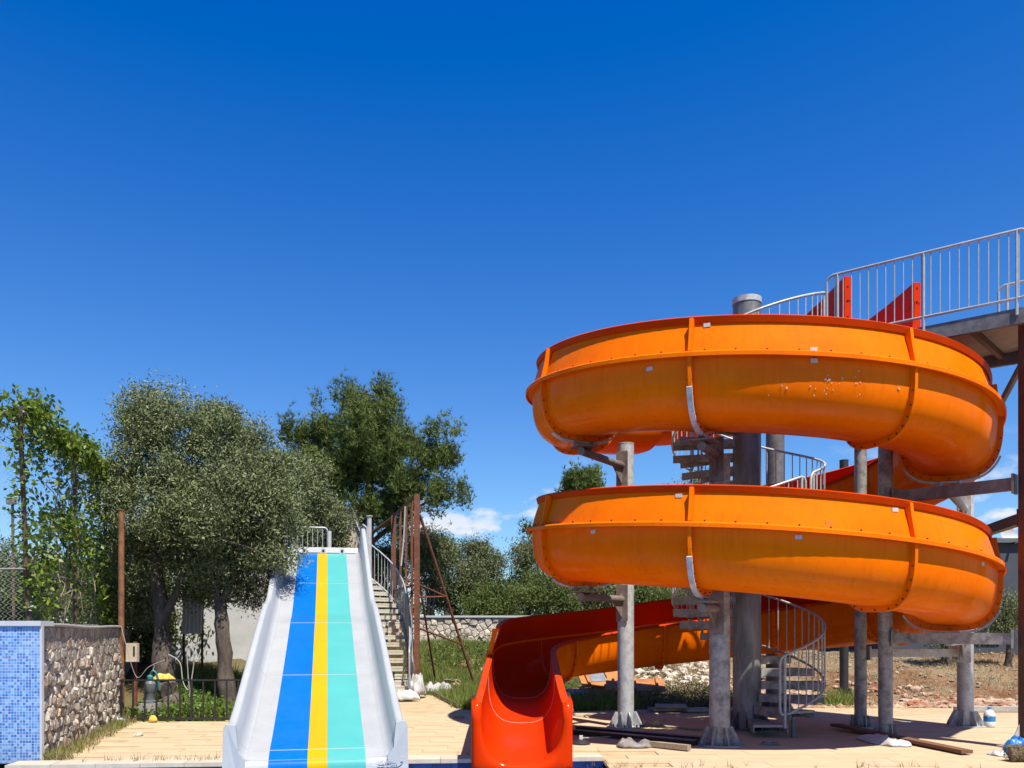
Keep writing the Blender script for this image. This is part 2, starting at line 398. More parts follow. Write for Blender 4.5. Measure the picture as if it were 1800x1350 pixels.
class MB:
    def __init__(s):
        s.v = []; s.f = []; s.m = []
    def add(s, verts, faces, mi=0):
        b = len(s.v)
        s.v.extend([tuple(p) for p in verts])
        for f in faces:
            s.f.append(tuple(i + b for i in f)); s.m.append(mi)
        return s
    def box(s, c, size, M=None, mi=0):
        x, y, z = size[0] / 2, size[1] / 2, size[2] / 2
        P = [Vector(p) for p in ((-x,-y,-z),(x,-y,-z),(x,y,-z),(-x,y,-z),(-x,-y,z),(x,-y,z),(x,y,z),(-x,y,z))]
        if M is not None: P = [M @ p for p in P]
        c = Vector(c)
        return s.add([p + c for p in P], [(0,3,2,1),(4,5,6,7),(0,1,5,4),(1,2,6,5),(2,3,7,6),(3,0,4,7)], mi)
    def beam(s, a, b, w, h, mi=0, up=Vector((0, 0, 1))):
        a = Vector(a); b = Vector(b); d = (b - a); L = d.length; d.normalize()
        side = d.cross(up)
        if side.length < 1e-4: side = Vector((1, 0, 0))
        side.normalize(); u = side.cross(d)
        M = Matrix((side, d, u)).transposed()
        return s.box((a + b) / 2, (w, L, h), M, mi)
    def tube(s, pts, rad, n=8, mi=0, cap=True, closed=False):
        pts = [Vector(p) for p in pts]
        k = len(pts)
        if not hasattr(rad, '__len__'): rad = [rad] * k
        b = len(s.v)
        prev = None
        for i, p in enumerate(pts):
            if closed: t = pts[(i + 1) % k] - pts[i - 1]
            elif i == 0: t = pts[1] - pts[0]
            elif i == k - 1: t = pts[-1] - pts[-2]
            else: t = (pts[i + 1] - p).normalized() + (p - pts[i - 1]).normalized()
            if t.length < 1e-9: t = Vector((0, 0, 1))
            t.normalize()
            if prev is None:
                a = t.orthogonal().normalized()
            else:
                a = prev - t * prev.dot(t)
                if a.length < 1e-6: a = t.orthogonal()
                a.normalize()
            prev = a
            c = t.cross(a)
            for j in range(n):
                an = 2 * PI * j / n
                s.v.append(tuple(p + (a * math.cos(an) + c * math.sin(an)) * rad[i]))
        rings = k if closed else k - 1
        for i in range(rings):
            i2 = (i + 1) % k
            for j in range(n):
                j2 = (j + 1) % n
                s.f.append((b + i * n + j, b + i * n + j2, b + i2 * n + j2, b + i2 * n + j)); s.m.append(mi)
        if cap and not closed:
            s.f.append(tuple(b + j for j in reversed(range(n)))); s.m.append(mi)
            s.f.append(tuple(b + (k - 1) * n + j for j in range(n))); s.m.append(mi)
        return s
    def cyl(s, a, b, r, n=16, mi=0, r2=None):
        return s.tube([a, b], [r, r if r2 is None else r2], n, mi)
    def lathe(s, c, prof, n=20, mi=0):
        c = Vector(c); b = len(s.v); k = len(prof)
        for (r, z) in prof:
            for j in range(n):
                an = 2 * PI * j / n
                s.v.append((c.x + r * math.cos(an), c.y + r * math.sin(an), c.z + z))
        for i in range(k - 1):
            for j in range(n):
                j2 = (j + 1) % n
                s.f.append((b + i * n + j, b + i * n + j2, b + (i + 1) * n + j2, b + (i + 1) * n + j)); s.m.append(mi)
        s.f.append(tuple(b + j for j in reversed(range(n)))); s.m.append(mi)
        s.f.append(tuple(b + (k - 1) * n + j for j in range(n))); s.m.append(mi)
        return s
    def sweep(s, rings, mis=None, closed_prof=True, cap=True):
        """rings: list of lists of points (same length)"""
        b = len(s.v); n = len(rings[0])
        for r in rings:
            s.v.extend([tuple(p) for p in r])
        m = n if closed_prof else n - 1
        for i in range(len(rings) - 1):
            for j in range(m):
                j2 = (j + 1) % n
                s.f.append((b + i * n + j, b + i * n + j2, b + (i + 1) * n + j2, b + (i + 1) * n + j))
                s.m.append(mis[j] if mis else 0)
        if cap and closed_prof:
            s.f.append(tuple(b + j for j in reversed(range(n)))); s.m.append(mis[0] if mis else 0)
            q = b + (len(rings) - 1) * n
            s.f.append(tuple(q + j for j in range(n))); s.m.append(mis[0] if mis else 0)
        return s
    def prism(s, poly, z0, z1, mi=0):
        n = len(poly)
        v = [(p[0], p[1], z0) for p in poly] + [(p[0], p[1], z1) for p in poly]
        f = [tuple(reversed(range(n))), tuple(range(n, 2 * n))]
        for i in range(n):
            j = (i + 1) % n
            f.append((i, j, n + j, n + i))
        return s.add(v, f, mi)
    def mesh(s, name, mats, smooth=False, fix=True):
        me = bpy.data.meshes.new(name)
        me.from_pydata(s.v, [], s.f)
        if isinstance(mats, str): mats = [mats]
        for q in mats: me.materials.append(MATS[q])
        if len(mats) > 1:
            me.polygons.foreach_set('material_index', s.m)
        if fix:
            bm = bmesh.new(); bm.from_mesh(me)
            bmesh.ops.recalc_face_normals(bm, faces=bm.faces)
            bm.to_mesh(me); bm.free()
        if smooth:
            me.polygons.foreach_set('use_smooth', [True] * len(me.polygons))
            try: me.set_sharp_from_angle(angle=R(smooth if smooth is not True else 40))
            except Exception: pass
        me.update()
        return me
    def build(s, name, mats, parent=None, smooth=False, **k):
        return link(name, s.mesh(name, mats, smooth), parent, **k)

def npmesh(name, verts, nper, mat, tint=None, mats=None):
    """verts: (N*nper,3); faces of nper verts each, unshared"""
    me = bpy.data.meshes.new(name)
    nv = len(verts); nf = nv // nper
    me.vertices.add(nv); me.vertices.foreach_set('co', verts.astype(np.float32).ravel())
    me.loops.add(nv); me.loops.foreach_set('vertex_index', np.arange(nv, dtype=np.int32))
    me.polygons.add(nf)
    me.polygons.foreach_set('loop_start', np.arange(0, nv, nper, dtype=np.int32))
    try: me.polygons.foreach_set('loop_total', np.full(nf, nper, dtype=np.int32))
    except Exception: pass
    me.materials.append(MATS[mat])
    if tint is not None:
        at = me.attributes.new('tint', 'FLOAT', 'FACE')
        at.data.foreach_set('value', tint.astype(np.float32))
    me.update(calc_edges=True)
    me.validate()
    return me

def rdir(rng, n):
    v = rng.normal(size=(n, 3)); return v / np.linalg.norm(v, axis=1)[:, None]

def leaf_mesh(name, cen, length, width, mat, rng, up=0.25, tint=None, droop=None):
    n = len(cen)
    d = rdir(rng, n); d[:, 2] += up
    if droop is not None: d += droop
    d /= np.linalg.norm(d, axis=1)[:, None]
    s = np.cross(d, rdir(rng, n)); s /= np.linalg.norm(s, axis=1)[:, None] + 1e-9
    L = (length * rng.uniform(0.65, 1.3, n))[:, None]; Wd = (width * rng.uniform(0.7, 1.3, n))[:, None]
    v = np.empty((n, 4, 3))
    v[:, 0] = cen - d * L * 0.5
    v[:, 1] = cen + s * Wd * 0.5 - d * L * 0.05
    v[:, 2] = cen + d * L * 0.5
    v[:, 3] = cen - s * Wd * 0.5 - d * L * 0.05
    if tint is None: tint = rng.random(n)
    return npmesh(name, v.reshape(-1, 3), 4, mat, tint)

def crown_points(blobs, ntwig, nleaf, spread, rng, shell=0.45, nclump=0, csig=0.2):
    """blobs: (x,y,z, rx,ry,rz, weight). Leaves sit on twigs, twigs gather in clumps with gaps between"""
    B = np.array(blobs, float)
    w = B[:, 6]
    m = nclump if nclump else ntwig
    idx = rng.choice(len(B), m, p=w / w.sum())
    d = rdir(rng, m)
    rr = rng.random(m) ** shell
    lob = rdir(rng, 26)
    mod = np.ones(m)
    for k in range(26):
        mod += 0.24 * np.maximum(0, d @ lob[k] - 0.78) / 0.22 * (1 if k % 2 else -1)
    tw = B[idx, :3] + d * (rr * mod)[:, None] * B[idx, 3:6]
    tt = rng.random(m)
    if nclump:
        k = rng.integers(0, m, ntwig)
        sz = rng.uniform(.6, 1.35, m)
        tw = tw[k] + rng.normal(size=(ntwig, 3)) * csig * sz[k][:, None] * np.array([1, 1, .85])
        tt = np.clip(tt[k] * .6 + rng.random(ntwig) * .4, 0, 1)
    cen = np.repeat(tw, nleaf, axis=0) + rng.normal(size=(ntwig * nleaf, 3)) * spread
    tint = np.clip(np.repeat(tt, nleaf) * 0.6 + rng.random(ntwig * nleaf) * 0.4, 0, 1)
    return cen, tint, tw

def limb_mb(mb, pts, r0, r1, n=8, seed=0, wob=0.06, sub=5):
    rn = random.Random(seed)
    P = [Vector(p) for p in pts]; out = []
    for i in range(len(P) - 1):
        for k in range(sub):
            t = k / sub
            p0 = P[max(i - 1, 0)]; p1 = P[i]; p2 = P[i + 1]; p3 = P[min(i + 2, len(P) - 1)]
            q = 0.5 * ((2 * p1) + (p2 - p0) * t + (2 * p0 - 5 * p1 + 4 * p2 - p3) * t * t + (3 * p1 - p0 - 3 * p2 + p3) * t ** 3)
            out.append(q)
    out.append(P[-1])
    m = len(out)
    rad = [r0 + (r1 - r0) * (i / (m - 1)) ** 0.85 for i in range(m)]
    rad = [r * (1 + rn.uniform(-wob, wob) * 2) for r in rad]
    out = [q + Vector((rn.uniform(-1, 1), rn.uniform(-1, 1), 0)) * wob * rad[i] * 1.5 for i, q in enumerate(out)]
    mb.tube(out, rad, n)
    return mb

def spline(pts, sub=8, closed=False):
    P = [Vector(p) for p in pts]; out = []
    for i in range(len(P) - 1):
        for k in range(sub):
            t = k / sub
            p0 = P[max(i - 1, 0)]; p1 = P[i]; p2 = P[i + 1]; p3 = P[min(i + 2, len(P) - 1)]
            out.append(0.5 * ((2 * p1) + (p2 - p0) * t + (2 * p0 - 5 * p1 + 4 * p2 - p3) * t * t + (3 * p1 - p0 - 3 * p2 + p3) * t ** 3))
    out.append(P[-1])
    return out

def interp(x, xs, ys):
    """smooth (pchip-like) interpolation"""
    n = len(xs)
    if x <= xs[0]: return ys[0] + (x - xs[0]) * (ys[1] - ys[0]) / (xs[1] - xs[0])
    if x >= xs[-1]: return ys[-1] + (x - xs[-1]) * (ys[-1] - ys[-2]) / (xs[-1] - xs[-2])
    for i in range(n - 1):
        if x <= xs[i + 1]: break
    def sl(k):
        if k == 0: return (ys[1] - ys[0]) / (xs[1] - xs[0])
        if k == n - 1: return (ys[-1] - ys[-2]) / (xs[-1] - xs[-2])
        return (ys[k + 1] - ys[k - 1]) / (xs[k + 1] - xs[k - 1])
    h = xs[i + 1] - xs[i]; t = (x - xs[i]) / h
    m0 = sl(i) * h; m1 = sl(i + 1) * h
    return (2*t**3-3*t*t+1)*ys[i] + (t**3-2*t*t+t)*m0 + (-2*t**3+3*t*t)*ys[i+1] + (t**3-t*t)*m1

def sstep(t):
    t = min(1, max(0, t)); return t * t * (3 - 2 * t)

def inpoly(x, y, P):
    c = False; n = len(P); j = n - 1
    for i in range(n):
        if (P[i][1] > y) != (P[j][1] > y) and x < (P[j][0] - P[i][0]) * (y - P[i][1]) / (P[j][1] - P[i][1]) + P[i][0]:
            c = not c
        j = i
    return c

def voronoi_cells(w, h, n, rng, anis=1.0, relax=2):
    """cells clipped to rectangle w x h: list of polygons"""
    nx = max(1, int(round(math.sqrt(n * w / h / anis)))); ny = max(1, int(round(n / nx)))
    pts = []
    for j in range(ny):
        for i in range(nx):
            pts.append(((i + 0.5 + (0.25 if j % 2 else -0.25) + rng.uniform(-.36, .36)) * w / nx, (j + 0.5 + rng.uniform(-.36, .36)) * h / ny))
    cells = []
    P = np.array(pts)
    for k, p in enumerate(pts):
        poly = [(0, 0), (w, 0), (w, h), (0, h)]
        d2 = ((P - P[k]) ** 2).sum(1)
        for q in np.argsort(d2)[1:16]:
            mx_, my_ = (P[q] + P[k]) / 2; nxv, nyv = P[q] - P[k]
            new = []
            for a in range(len(poly)):
                A = poly[a]; Bq = poly[(a + 1) % len(poly)]
                da = (A[0] - mx_) * nxv + (A[1] - my_) * nyv; db = (Bq[0] - mx_) * nxv + (Bq[1] - my_) * nyv
                if da <= 0: new.append(A)
                if (da < 0) != (db < 0) and da != db:
                    t = da / (da - db); new.append((A[0] + t * (Bq[0] - A[0]), A[1] + t * (Bq[1] - A[1])))
            poly = new
            if len(poly) < 3: break
        if len(poly) >= 3: cells.append(poly)
    return cells

def stone_piece(poly, origin, ex, ez, en, gap, depth, rng):
    """bulged stone from 2-D polygon in plane (ex, ez), proud along en"""
    cx = sum(p[0] for p in poly) / len(poly); cz = sum(p[1] for p in poly) / len(poly)
    def ring(sh, dep, jit):
        o = []
        for (x, z) in poly:
            dx, dz = x - cx, z - cz; L = math.hypot(dx, dz) + 1e-6
            k = max(0.15, (L - sh) / L)
            o.append(origin + ex * (cx + dx * k) + ez * (cz + dz * k) + en * (dep + rng.uniform(-jit, jit)))
        return o
    mb = MB(); n = len(poly)
    mb.sweep([ring(gap * .4, -0.02, 0), ring(gap, depth * 0.55, depth * .12), ring(gap * 2.2 + 0.012, depth, depth * 0.22)], cap=False)
    b = len(mb.v)
    mb.v.append(tuple(origin + ex * cx + ez * cz + en * depth * rng.uniform(0.85, 1.3)))
    for i in range(n):
        mb.f.append((2 * n + i, 2 * n + (i + 1) % n, b)); mb.m.append(0)
    return mb
# ================================================================== SETTING
RN = random.Random(7)
POOL = [(-5.95, 10.02), (1.15, 10.72), (1.15, 9.55), (13.0, 9.55), (13.0, 2.2), (-12.0, 2.2), (-12.0, 9.45)]
DECK = [(-5.95, 10.02), (1.15, 10.72), (1.15, 9.55), (14.0, 9.55), (14.0, 17.6), (8.5, 18.0), (4.0, 17.9), (-0.3, 16.9),
        (-1.15, 17.9), (-2.0, 21.6), (-5.2, 21.6), (-5.2, 15.25), (-7.2, 15.4), (-5.95, 10.4)]

def ground_z(x, y):
    # left garden, middle bank, right bank
    wl = sstep((-5.2 - x) / 1.6)
    wr = sstep((x - 1.0) / 4.5)
    zl = 0.95 * sstep((y - 15.4) / 6.5) + 0.7 * sstep((y - 24) / 8)
    zm = 1.08 * sstep((y - 21.4) / 7.6) + 0.55 * sstep((y - 30.2) / 0.8)
    zr = 0.93 * sstep((y - 18.0) / 8.5) + 0.55 * sstep((y - 28) / 8)
    z = zl * wl + (1 - wl) * (zr * wr + zm * (1 - wr))
    if x > 6 and 19 < y < 27: z += 0.08 * math.exp(-((x - 10.5) / 2.6) ** 2 - ((y - 22.5) / 2.2) ** 2)
    amp = 0.05 * sstep((y - 18.2) / 3) if x > -5.2 else 0.04 * sstep((y - 15.5) / 2)
    z += amp * (math.sin(x * 2.1 + y * 1.3) + math.sin(x * 4.7 - y * 3.1) * 0.6 + math.sin(y * 5.3 + x * 1.1) * 0.4)
    return z - 0.05

def terrain():
    xs = [-400, -200, -100, -60, -40, -30, -24] + [-20 + 0.4 * i for i in range(101)] + [24, 30, 40, 60, 100, 200, 400]
    ys = [-60, -20, -6, 0, 2.6, 5, 9] + [9.2 + 0.4 * i for i in range(72)] + [40, 44, 50, 60, 80, 120, 200, 400, 800]
    V = []; Fc = []
    for y in ys:
        for x in xs:
            inside = 2.0 < y < 10.9 and -12.5 < x < 13.5
            V.append((x, y, -2.6 if inside else ground_z(x, max(y, 8))))
    nx = len(xs)
    for j in range(len(ys) - 1):
        for i in range(nx - 1):
            Fc.append((j * nx + i, j * nx + i + 1, (j + 1) * nx + i + 1, (j + 1) * nx + i))
    mb = MB(); mb.v = V; mb.f = Fc; mb.m = [0] * len(Fc)
    m = bpy.data.materials.new('ground_soil'); m.use_nodes = True; MATS['ground_soil'] = m
    n, l = m.node_tree.nodes, m.node_tree.links
    b = n['Principled BSDF']; b.inputs['Roughness'].default_value = 0.95; b.inputs['Specular IOR Level'].default_value = 0.15
    t = n.new('ShaderNodeTexCoord')
    n1 = n.new('ShaderNodeTexNoise'); n1.inputs['Scale'].default_value = 0.55; n1.inputs['Detail'].default_value = 9; n1.inputs['Roughness'].default_value = 0.7
    n2 = n.new('ShaderNodeTexNoise'); n2.inputs['Scale'].default_value = 14; n2.inputs['Detail'].default_value = 6
    r1 = n.new('ShaderNodeValToRGB')
    r1.color_ramp.elements[0].position = 0.36; r1.color_ramp.elements[0].color = (0.17, 0.07, 0.034, 1)
    r1.color_ramp.elements[1].position = 0.56; r1.color_ramp.elements[1].color = (0.24, 0.185, 0.115, 1)
    e = r1.color_ramp.elements.new(0.48); e.color = (0.215, 0.14, 0.08, 1)
    e = r1.color_ramp.elements.new(0.75); e.color = (0.28, 0.24, 0.165, 1)
    l.new(t.outputs['Object'], n1.inputs['Vector']); l.new(t.outputs['Object'], n2.inputs['Vector'])
    l.new(n1.outputs[0], r1.inputs[0])
    r2 = n.new('ShaderNodeValToRGB'); r2.color_ramp.elements[0].position = 0.3; r2.color_ramp.elements[0].color = (0.55, 0.5, 0.45, 1)
    r2.color_ramp.elements[1].position = 0.7; r2.color_ramp.elements[1].color = (1.15, 1.1, 1.0, 1)
    l.new(n2.outputs[0], r2.inputs[0])
    mm = n.new('ShaderNodeMixRGB'); mm.blend_type = 'MULTIPLY'; mm.inputs['Fac'].default_value = 1
    l.new(r1.outputs[0], mm.inputs['Color1']); l.new(r2.outputs[0], mm.inputs['Color2'])
    # greener soil in the garden on the left and on the middle bank
    sp = n.new('ShaderNodeSeparateXYZ'); l.new(t.outputs['Object'], sp.inputs[0])
    mr = n.new('ShaderNodeMapRange'); mr.inputs['From Min'].default_value = 4.5; mr.inputs['From Max'].default_value = 1.0
    l.new(sp.outputs['X'], mr.inputs['Value'])
    gm = n.new('ShaderNodeMixRGB'); gm.inputs['Color2'].default_value = (0.085, 0.085, 0.035, 1)
    mlt = n.new('ShaderNodeMath'); mlt.operation = 'MULTIPLY'; mlt.inputs[1].default_value = 0.75
    l.new(mr.outputs[0], mlt.inputs[0]); l.new(mlt.outputs[0], gm.inputs['Fac']); l.new(mm.outputs[0], gm.inputs['Color1'])
    l.new(gm.outputs[0], b.inputs['Base Color'])
    bp = n.new('ShaderNodeBump'); bp.inputs['Strength'].default_value = 0.7; bp.inputs['Distance'].default_value = 0.06
    l.new(n2.outputs[0], bp.inputs['Height']); l.new(bp.outputs[0], b.inputs['Normal'])
    o = mb.build('ground', 'ground_soil', smooth=180)
    tag(o, kind='structure')
terrain()

# ---- pool shell (dry, tiled) -----------------------------------------------
mb = MB()
n = len(POOL)
for i in range(n):
    a = POOL[i]; b = POOL[(i + 1) % n]
    mb.add([(a[0], a[1], -0.05), (b[0], b[1], -0.05), (b[0], b[1], -1.6), (a[0], a[1], -1.6)], [(0, 1, 2, 3)], 0)
mb.add([(p[0], p[1], -1.6) for p in POOL], [tuple(range(n))], 1)
tag(mb.build('pool_basin', ['mosaic_pool', 'mosaic_floor']), kind='structure')

# ---- deck slab + tiles ------------------------------------------------------
mb = MB()
mb.prism(DECK, -0.42, -0.012)
deck = mb.build('pool_deck', 'deck_base'); tag(deck, kind='structure')
TW, TD = 1.18, 0.335
tile_me = []
for k in range(4):
    r_ = random.Random(k); q = MB()
    q.box((0, 0, -0.012), (TW - 0.004, TD - 0.004, 0.024))
    tile_me.append(q.mesh('tile', 'deck_tile'))
ang = math.atan2(0.70, 7.1)
ca, sa = math.cos(ang), math.sin(ang)
cnt = 0
cand = []
for j in range(-4, 36):
    for i in range(-9, 12):
        u = (i + (0.37 * (j % 3))) * TW; v = j * TD
        x = -0.3 + u * ca - v * sa * 0.0; y = 10.86 + v + u * (sa if u < 1.0 else sa * 0.2) * 0.98
        x = -0.3 + u; 
        ok = all(inpoly(x + dx, y + dy, DECK) for dx in (-TW / 2, TW / 2) for dy in (-TD / 2, TD / 2))
        if not ok: continue
        # keep clear of the coping strip
        edge = 10.02 + (x + 5.95) * (0.7 / 7.1)
        if x < 1.15 + TW / 2 and y - TD / 2 < edge + 0.36 + TW * 0.06: continue
        cand.append((x, y))
cand.sort(key=lambda p: p[1] + abs(p[0]) * 0.05)
cand = cand[:300]
for (x, y) in cand:
    dx = RN.uniform(-.0015, .0015)
    o = link('tile', RN.choice(tile_me), deck, loc=(x, y, RN.uniform(-0.0012, 0.0012)), rot=(RN.uniform(-.002, .002), RN.uniform(-.002, .002), 0))
# coping stones and navy trim along the visible pool edge
a = Vector((-5.95, 10.02, 0)); b = Vector((1.15, 10.72, 0))
L = (b - a).length; d = (b - a).normalized(); nn = Vector((-d.y, d.x, 0))
Mz = Matrix.Rotation(math.atan2(d.y, d.x), 3, 'Z')
k = int(L / 0.5); w = L / k
q = MB(); q.box((0, 0, 0), (w - 0.005, 0.36, 0.05)); cme = q.mesh('coping_stone', 'coping')
for i in range(k):
    c = a + d * (w * (i + 0.5)) + nn * (0.16) + Vector((0, 0, 0.004 + RN.uniform(-.002, .002)))
    link('coping_stone', cme, deck, loc=c, rot=(0, 0, math.atan2(d.y, d.x)))
k = int(L / 0.235); w = L / k
q = MB(); q.box((0, 0, 0), (w - 0.006, 0.02, 0.075)); nme = q.mesh('trim_tile', 'navy_tile')
for i in range(k):
    c = a + d * (w * (i + 0.5)) + nn * (-0.012) + Vector((0, 0, -0.062))
    link('trim_tile', nme, deck, loc=c, rot=(0, 0, math.atan2(d.y, d.x)))

# ---- mosaic wall (left edge of frame) --------------------------------------
mw_ = thing('mosaic_wall', 'wall faced with small blue mosaic tiles under a white coping, beside the pool', 'wall', (-7.5, 10.6, 0))
mb = MB(); mb.box((-8.9, 10.565, 0.82), (6.14, 0.05, 1.70)); mb.build('mosaic_face', 'mosaic_wall', mw_)
mb = MB(); mb.box((-8.885, 10.66, 1.70), (6.16, 0.30, 0.062)); mb.build('coping', 'white_paint', mw_)
mb = MB(); mb.box((-5.815, 10.555, 0.82), (0.028, 0.05, 1.70)); mb.build('edge_trim', 'white_paint', mw_)
# ---- stone side wall ---------------------------------------------------------
A = Vector((-5.90, 10.60, 0.0)); B = Vector((-7.12, 15.55, 0.0))
ex = (B - A).normalized(); LW = (B - A).length; ez = Vector((0, 0, 1)); en = Vector((ex.y, -ex.x, 0))
if en.x < 0: en = -en
sw = thing('stone_wall', 'rough rubble stone wall running back from the blue mosaic wall', 'wall', tuple((A + B) / 2))
mb = MB()
off = -en * 0.28
poly = [Vector((A.x - .55, A.y + .005, 0)), A, B, B + off * 2]
mb.prism([(p.x, p.y) for p in poly], -0.05, 1.64); mb.build('core', 'mortar', sw)
rng_ = random.Random(11)
cells = voronoi_cells(LW, 1.66, 470, rng_, anis=0.8)
def carea(p): return abs(sum(p[i][0] * p[(i + 1) % len(p)][1] - p[(i + 1) % len(p)][0] * p[i][1] for i in range(len(p)))) / 2
cells.sort(key=lambda p: -carea(p) / (11 + min(q[0] for q in p)) ** 2)
rest = MB()
for ci, c in enumerate(cells):
    high = sum(q[1] for q in c) / len(c)
    dep = rng_.uniform(0.018, 0.06) if high < 1.05 + .25 * math.sin(c[0][0] * 3) else rng_.uniform(0.004, 0.018)
    st = stone_piece(c, A + Vector((0, 0, 0)), ex, ez, en, rng_.uniform(0.003, 0.011), dep, rng_)
    if ci < 300: st.build('stone', 'stone_b' if rng_.random() < 0.14 else 'stone_a', sw)
    else: rest.add(st.v, st.f)
tag(rest.build('small_stones', 'stone_a', sw), kind='stuff')
mb = MB()
pts = [A + ex * t * LW + en * 0.02 + Vector((0, 0, 1.675 + 0.012 * math.sin(t * 9))) for t in [i / 12 for i in range(13)]]
mb.tube(pts, 0.022, 8); mb.build('cap_pipe', 'hose', sw, smooth=True)
mb = MB(); mb.prism([(p.x, p.y) for p in poly], 1.642, 1.66); mb.build('cap_mortar', 'mortar', sw)

# ---- far retaining wall -------------------------------------------------------
fw = thing('retaining_wall', 'low pale rubble retaining wall with white coping behind the grassy bank', 'wall', (0, 30, 1.5))
A2 = Vector((-7.2, 30.0, 1.2)); LB = 13.5
mb = MB(); mb.box((A2.x + LB / 2, 30.3, 1.60), (LB, 0.5, 0.96)); mb.build('core', 'mortar_pale', fw)
cells = voronoi_cells(LB, 0.86, 220, rng_, anis=1.0)
for c in cells:
    st = stone_piece(c, Vector((A2.x, 30.04, 1.22)), Vector((1, 0, 0)), ez, Vector((0, -1, 0)), 0.008, rng_.uniform(0.04, 0.08), rng_)
    st.build('stone', 'stone_far', fw)
mb = MB(); mb.box((A2.x + LB / 2, 30.25, 2.125), (LB + 0.1, 0.66, 0.07)); mb.build('coping', 'white_paint', fw)

# ---- grey building right ------------------------------------------------------
gb = thing('grey_building', 'dark slate grey flat roofed building behind the spiral slide', 'building', (15, 29, 1.0))
mb = MB(); mb.box((17.6, 30.2, 2.45), (11.6, 6.4, 3.9)); mb.build('wall', 'slate_wall', gb)
rf = MB().box((17.6, 30.2, 4.47), (11.9, 6.7, 0.14)).build('roof', 'roof_sheet', gb)
for (px, w_, z0, z1) in ((1735, 0.75, 1.25, 2.5), (1610, 0.9, 1.9, 3.0)):
    x = (px - 900) / F * 27.0
    fr = MB()
    for (cx, cz, sx_, sz_) in ((x - w_/2, (z0+z1)/2, .06, z1-z0), (x + w_/2, (z0+z1)/2, .06, z1-z0), (x, z0, w_, .06), (x, z1, w_, .06), (x, (z0+z1)/2, .045, z1-z0)):
        fr.box((cx, 26.975, cz), (sx_, 0.07, sz_))
    wi = fr.build('window', 'white_paint', gb)
    MB().box((x, 26.985, (z0 + z1) / 2), (w_ - .06, 0.02, z1 - z0 - .06)).build('pane', 'glass_dark', wi)
dc = W(1773, 942, 27.2)
dish = thing('satellite_dish', 'white satellite dish on the roof edge of the grey building', 'satellite dish', tuple(dc))
mb = MB(); prof = [(0.02, -0.11), (0.15, -0.085), (0.27, -0.03), (0.34, 0.03), (0.335, 0.035), (0.26, -0.02), (0.14, -0.075), (0.01, -0.10)]
mb.lathe((0, 0, 0), prof, 24)
Md = Matrix.Rotation(R(70), 4, 'X') @ Matrix.Rotation(R(15), 4, 'Y')
mb.v = [tuple(Md @ Vector(p) + dc) for p in mb.v]
mb.build('reflector', 'white_paint', dish, smooth=True)
mb = MB(); mb.cyl(dc + Vector((-.02, 0.1, -.1)), dc + Vector((-0.05, .2, -0.62)), 0.03, 8); mb.cyl(dc + Vector((0.02, .05, -.25)), dc + Vector((-.05, -.38, -.28)), 0.014, 6); mb.build('mast', 'black_plastic', dish)
MB().box(dc + Vector((-.05, -.40, -.27)), (.07, .1, .07)).build('receiver', 'black_plastic', dish)

# ---- white rendered shed behind the olives -----------------------------------
wb = thing('white_shed', 'white rendered shed wall standing behind the olive trunks', 'shed', (-7.0, 23, .5))
MB().box((-6.75, 23.2, 1.8), (4.0, 3.6, 3.2)).build('wall', 'plaster_white', wb)
MB().box((-6.75, 23.2, 3.45), (4.3, 3.9, 0.1)).build('roof', 'roof_sheet', wb)
sh = thing('corrugated_sheet', 'white corrugated metal sheet hanging beside the olive trunk', 'metal sheet', (-7.5, 19.8, 1.4))
mb = MB(); rows = []
for zz in (1.55, 2.2, 2.9):
    r_ = []
    for i in range(33):
        t = i / 32; r_.append((-7.62 + t * 0.46 + .02 * (zz - 1.5), 19.7 + 0.018 * math.sin(t * 2 * PI * 5), zz))
    for i in reversed(range(33)):
        t = i / 32; r_.append((-7.62 + t * 0.46 + .02 * (zz - 1.5), 19.706 + 0.018 * math.sin(t * 2 * PI * 5), zz))
    rows.append(r_)
mb.sweep(rows); mb.build('sheet', 'sheet_white', sh, smooth=True)
mb = MB(); mb.cyl((-7.6, 19.76, 0.5), (-7.6, 19.76, 2.95), 0.03, 8); mb.cyl((-7.18, 19.76, 0.5), (-7.16, 19.76, 2.95), 0.03, 8); mb.build('stake', 'rust', sh)

# ---- distant house behind shrubs (pale roof) ---------------------------------
dh = thing('distant_house', 'distant pale house whose white roof slope shows under the lower coil', 'house', (5.5, 44, 1.6))
mb = MB(); mb.box((5.6, 45.5, 2.8), (6.0, 5.0, 3.0)); mb.build('wall', 'cream', dh)
mb = MB(); mb.add([(2.3, 42.7, 4.15), (8.9, 42.7, 4.15), (8.9, 48.2, 4.15), (2.3, 48.2, 4.15), (3.6, 42.7, 5.35), (3.6, 48.2, 5.35)],
                  [(0, 1, 4), (3, 5, 2), (1, 2, 5, 4), (0, 4, 5, 3), (0, 3, 2, 1)]); mb.build('roof', 'white_paint', dh)
MB().box((3.2, 43.4, 5.4), (.5, .5, 1.3)).build('chimney', 'roof_red', dh)

